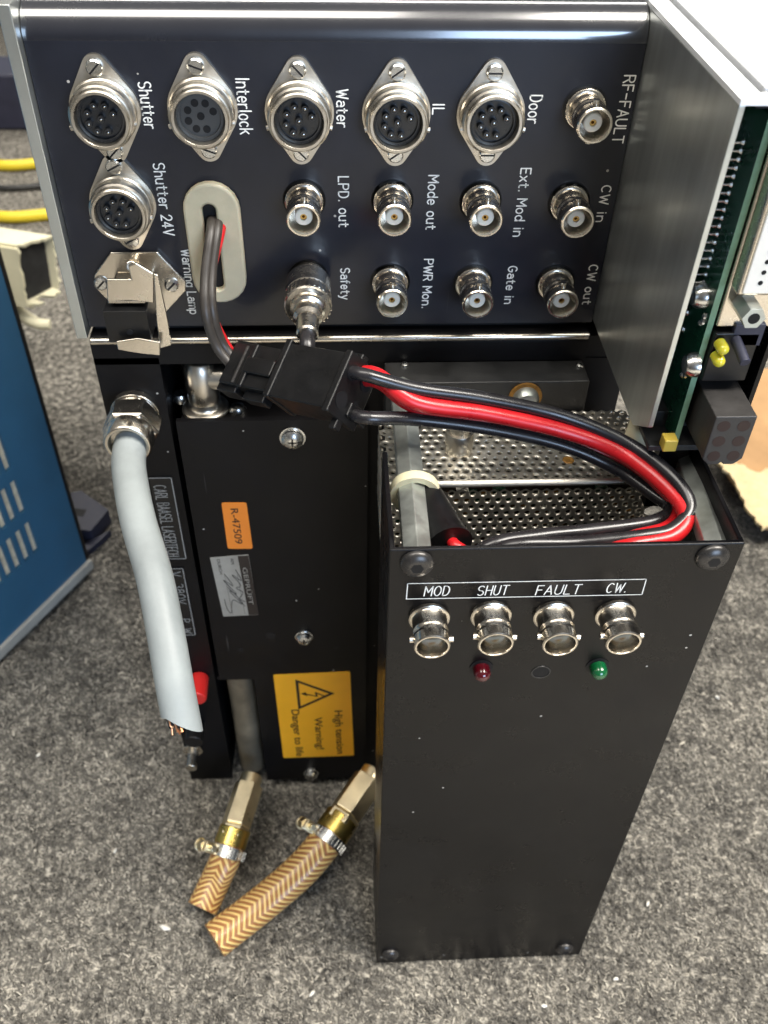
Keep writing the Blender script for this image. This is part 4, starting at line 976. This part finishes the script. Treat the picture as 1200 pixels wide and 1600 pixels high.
hose(gp_(394, 1212, 26), gp_(362, 1312, 22), gp_(357, 1332, 20), [gp_(366, 1300, 23), gp_(352, 1342, 18), gp_(337, 1375, 12), gp_(316, 1420, 7.6)], 'shorter brown braided hose stub, left of the pair under the block', R1, (gp_(305, 1318, 32)-gp_(357, 1332, 20)))
hose(gp_(585, 1205, 30), gp_(528, 1288, 25), gp_(512, 1312, 23), [gp_(532, 1282, 25), gp_(505, 1320, 22), gp_(470, 1360, 17), gp_(415, 1408, 11), gp_(335, 1470, 8.8)], 'longer brown braided hose curving over the carpet next to the tall box', 8.2, (gp_(470, 1280, 34)-gp_(512, 1312, 23)))

# ================================================================== BACKGROUND THINGS
# blue vented case standing at the left
c0 = at(137, 884, 'z', 8); c1 = at(-12, 1030, 'z', 8); u = (c1-c0); u.z = 0; u.normalize(); nout = Vector((-u.y, u.x, 0))
if nout.dot(Vector((0, 0, CAMZ))-c0) < 0: nout = -nout
back = -nout
bc = thing('blue_case', 'blue metal instrument case with rows of vent slots at the left edge', 'metal case', (c0.x, c0.y, 0))
W_, H_, D_ = 420, 300, 200
# front sheet with slots cut: built as a grid of cells so the slots are real openings
slotw, sloth, pitch_, rowp = 4.3, 23, 7.2, 31
b = MB(); cols = int((W_-40)/pitch_); rows = 7
def fp(s_, z_, dep=0): q = c0+u*s_+back*dep; return (q.x, q.y, z_)
x_e = [0.]; 
for i in range(cols): a0 = 30+i*pitch_; x_e += [a0, a0+slotw]
x_e.append(W_); z_e = [12.]
z_first = 50
for j in range(rows): z_e += [z_first+j*rowp, z_first+j*rowp+sloth]
z_e.append(H_)
for i in range(len(x_e)-1):
    for j in range(len(z_e)-1):
        stag = max(0, i//2)
        if i % 2 == 1 and j % 2 == 1 and i < len(x_e)-1 and j < len(z_e)-1 and i < len(x_e)-2: 
            a0, a1, b0, b1 = x_e[i], x_e[i+1], z_e[j], z_e[j+1]
            vs = [fp(a0, b0), fp(a1, b0), fp(a1, b1), fp(a0, b1), fp(a0, b0, 2), fp(a1, b0, 2), fp(a1, b1, 2), fp(a0, b1, 2)]
            b.add(vs, [(0, 1, 5, 4), (1, 2, 6, 5), (2, 3, 7, 6), (3, 0, 4, 7)]); continue
        b.add([fp(x_e[i], z_e[j]), fp(x_e[i+1], z_e[j]), fp(x_e[i+1], z_e[j+1]), fp(x_e[i], z_e[j+1])], [(0, 1, 2, 3)])
b.build('vented_side', M['blue'], bc)
b = MB(); b.add([fp(1, 12, 2.1), fp(W_, 12, 2.1), fp(W_, H_, 2.1), fp(1, H_, 2.1)], [(0, 1, 2, 3)]); b.build('inner_sheet', M['louvre'], bc)
def hexa(b, s0, s1, d0, d1, z0, z1): 
    ctr = c0+u*(s0+s1)/2+back*(d0+d1)/2; b.obox((ctr.x, ctr.y, (z0+z1)/2), u*(s1-s0)/2, back*(d1-d0)/2, Z*(z1-z0)/2)
b = MB(); hexa(b, -3.4, -.05, .3, D_, 8, H_+1); b.build('black_edge', M['plastic'], bc, bevel=.8)
b = MB(); hexa(b, -3, W_, -2.2, D_, 4.5, 12); b.build('base_trim', M['trim'], bc, bevel=.8)
b = MB(); hexa(b, 20, W_-20, 12, D_-10, 0, 4.5); b.build('foot_strip', M['dark'], bc)
b = MB(); hexa(b, -3.3, W_, 0, D_, H_+.02, H_+2); b.build('top_sheet', M['blue'], bc)
# slate plastic bracket on the floor beside the case
p = at(132, 822, 'z', 0); b = MB()
b.prism([(-22, -12), (16, -18), (24, 2), (2, 22), (-20, 14)], (p.x-6, p.y, 0.8), X, Y, (0, 0, 12)); b.obox((p.x-6, p.y+1, 12.9), (9, -2, 0), (.7, 3.2, 0), (0, 0, .1), 1); b.prism([(6, -20), (26, -4), (22, -12), (10, -30)], (p.x-6, p.y-6, .6), X, Y, (0, 0, 5))
tag(b.build('plastic_bracket', [M['bluegrey'], M['dark']], bevel=1), 'slate blue plastic bracket on the carpet between blue case and grey cable', 'bracket')
# broken cream trunking leaning behind the case
q0 = at(30, 395, 'z', 90)
du = thing('cable_trunking', 'broken cream plastic cable trunking with an open torn end', 'trunking', (q0.x, q0.y, 0))
p00 = at(82, 372, 'y', 640); p01 = at(30, 388, 'y', 625); p10 = at(94, 452, 'y', 640); p11 = at(44, 478, 'y', 625)
back_ = Vector((-170, 30, 14))
def sheet(a, b_, c, d, th, name, m, ragged=None):
    A_, B_, C2, D2 = map(Vector, (a, b_, c, d)); nn = (B_-A_).cross(D2-A_).normalized()*th; mb = MB()
    K = 14; rowa = []
    for i in range(K+1):
        t = i/K; s = A_.lerp(D2, t); e_ = B_.lerp(C2, t)
        if ragged: s = s + (s-e_).normalized()*random.uniform(-ragged, ragged)
        rowa.append((s, e_))
    vs = [p for s, e_ in rowa for p in (s, e_, s+nn, e_+nn)]; fs = []
    for i in range(K):
        o_ = 4*i; fs += [(o_, o_+1, o_+5, o_+4), (o_+2, o_+6, o_+7, o_+3), (o_, o_+4, o_+6, o_+2), (o_+1, o_+3, o_+7, o_+5)]
    fs += [(0, 2, 3, 1), (4*K, 4*K+1, 4*K+3, 4*K+2)]; mb.add(vs, fs); return mb.build(name, m, du)
sheet(p00, p00+back_, p01+back_, p01, 2.2, 'top_wall', M['duct'], 2.5)
sheet(p01, p01+back_, p11+back_, p11, 2.2, 'front_wall', M['duct'], 1)
sheet(p11, p11+back_, p10+back_, p10, 2.2, 'bottom_wall', M['duct'], 6)
sheet(p10, p10+back_, p00+back_, p00, 2.2, 'rear_wall', M['duct'], 1.5)
shade_pts = [Vector(q)+back_*.035 for q in (p00, p01, p11, p10)]; cm = sum(shade_pts, Vector())/4
shade_pts = [cm+(q-cm)*.96 for q in shade_pts]; b = MB(); b.add(shade_pts+[q+back_*.5 for q in shade_pts], [(0, 1, 2, 3), (7, 6, 5, 4), (0, 4, 5, 1), (1, 5, 6, 2), (2, 6, 7, 3), (3, 7, 4, 0)]); b.build('inner_shade_plug', M['bracket'], du)  # dark plug added in place of the shade inside the trunking
tw = [at(12, 470, 'y', 640), at(35, 492, 'y', 636), at(58, 505, 'y', 634), at(78, 507, 'y', 634)]
b = MB(); b.tube(tw, 6, 12, rf=lambda t: 1.0-.35*t); b.build('torn_lip', M['duct'], du)
bk = at(70, 470, 'z', 0); 
# yellow and grey cables on the floor
for y0, y1, m, lab, nm in ((262, 250, 'yellowcable', 'yellow cable farther back on the carpet', 'yellow_cable'), (341, 333, 'yellowcable', 'yellow cable just behind the cream trunking', 'yellow_cable'), (296, 287, 'bracket', 'thin dark grey cable between the two yellow cables', 'grey_floor_cable')):
    r = 6 if 'yellow' in m else 3.5
    P = [at(x, y0+(y1-y0)*(x+60)/200+2*math.sin(x*.05), 'z', r) for x in (-60, -20, 20, 60, 100, 140)]
    o = MB().tube(P, r, 14).build(nm, M[m]); tag(o, lab, 'cable', 'yellow cables lying on the carpet' if 'yellow' in m else None)
# dark plastic tray and a pale blue-grey instrument far behind
p = at(14, 205, 'z', 0); b = MB(); b.box((p.x-160, p.y, 0.5), (p.x+42, p.y+70, 66)); tag(b.build('storage_tray', M['bluegrey'], bevel=4), 'low dark slate tray on the floor behind the cables', 'tray')
p = at(10, 150, 'z', 0); b = MB()
rt = thing('bench_instrument', 'pale grey boxy instrument with a dark front far behind on the left', 'instrument', (p.x, p.y+250, 0))
b.box((p.x-300, p.y+260, 60), (p.x+90, p.y+560, 330)); b.build('housing', mat('pale_grey_enamel', (.40, .44, .44), .5, noise=.1), rt, bevel=6)
b = MB(); b.box((p.x-290, p.y+254, 70), (p.x+60, p.y+260, 160)); b.build('front_grille', M['dark'], rt)
b = MB()
for sx_ in (-270, 60):
    b.box((p.x+sx_, p.y+280, .5), (p.x+sx_+20, p.y+540, 60))
b.build('feet', M['plastic'], rt)
# torn cardboard on the floor at the right
def cardboard():
    P = [at(x, y, 'z', 14) for x, y in ((1118, 722), (1150, 758), (1172, 800), (1190, 826), (1240, 832), (1300, 700), (1290, 560), (1150, 590), (1128, 670))]
    out = []
    for i in range(len(P)):
        a, c = P[i], P[(i+1) % len(P)]
        for k in range(6):
            t = k/6; q = a.lerp(c, t); out.append((q.x+random.uniform(-1.6, 1.6), q.y+random.uniform(-1.6, 1.6)))
    t_ = thing('cardboard_sheet', 'torn brown cardboard lying on the carpet at the right edge', 'cardboard', (P[0].x+40, P[0].y, 0))
    b = MB(); b.prism(out, (0, 0, 13.5), X, Y, (0, 0, 3.5)); b.build('brown_layer', M['card'], t_)
    Q = [at(x, y, 'z', 20) for x, y in ((1118, 716), (1148, 752), (1170, 797), (1190, 823), (1240, 828), (1250, 742), (1205, 728), (1180, 738), (1160, 722), (1150, 724))]
    o2 = []
    for i in range(len(Q)):
        a, c = Q[i], Q[(i+1) % len(Q)]
        for k in range(6): q = a.lerp(c, k/6); o2.append((q.x+random.uniform(-2, 2), q.y+random.uniform(-2, 2)))
    b = MB(); b.prism(o2, (0, 0, 17.2), X, Y, (0, 0, 2.2)); b.build('torn_layer', M['cardpale'], t_)
    b = MB(); c_ = sum(P, Vector())/len(P); b.box((c_.x-20, c_.y-20, .6), (c_.x+60, c_.y+60, 13.4)); b.build('lower_fold', M['card'], t_)
cardboard()

# lint and crumbs trodden into the carpet
for k, (x, y, r) in enumerate(((258, 1450, 2.6), (488, 1552, 1.8), (850, 1572, 1.7), (1012, 1412, 1.6), (180, 1330, 1.5), (962, 1530, 1.5), (1120, 1090, 1.8), (60, 1180, 1.5))):
    p = at(x, y, 'z', .9); b = MB(); a = random.uniform(0, 3)
    b.ball((p.x, p.y, 1.2), r, 8, sc=(1.0, .45, .5))
    for i, v in enumerate(b.v):
        d = v-Vector((p.x, p.y, 1.2)); d = Matrix.Rotation(a, 3, 'Z') @ d; b.v[i] = Vector((p.x, p.y, 1.2))+d*random.uniform(.7, 1.2)
    tag(b.build('carpet_crumb', mat('pale_lint', (.72, .69, .62), .9) if k == 0 else bpy.data.materials['pale_lint']), 'tiny pale crumb of lint lying on the grey carpet', 'crumb', 'pale crumbs on the carpet')
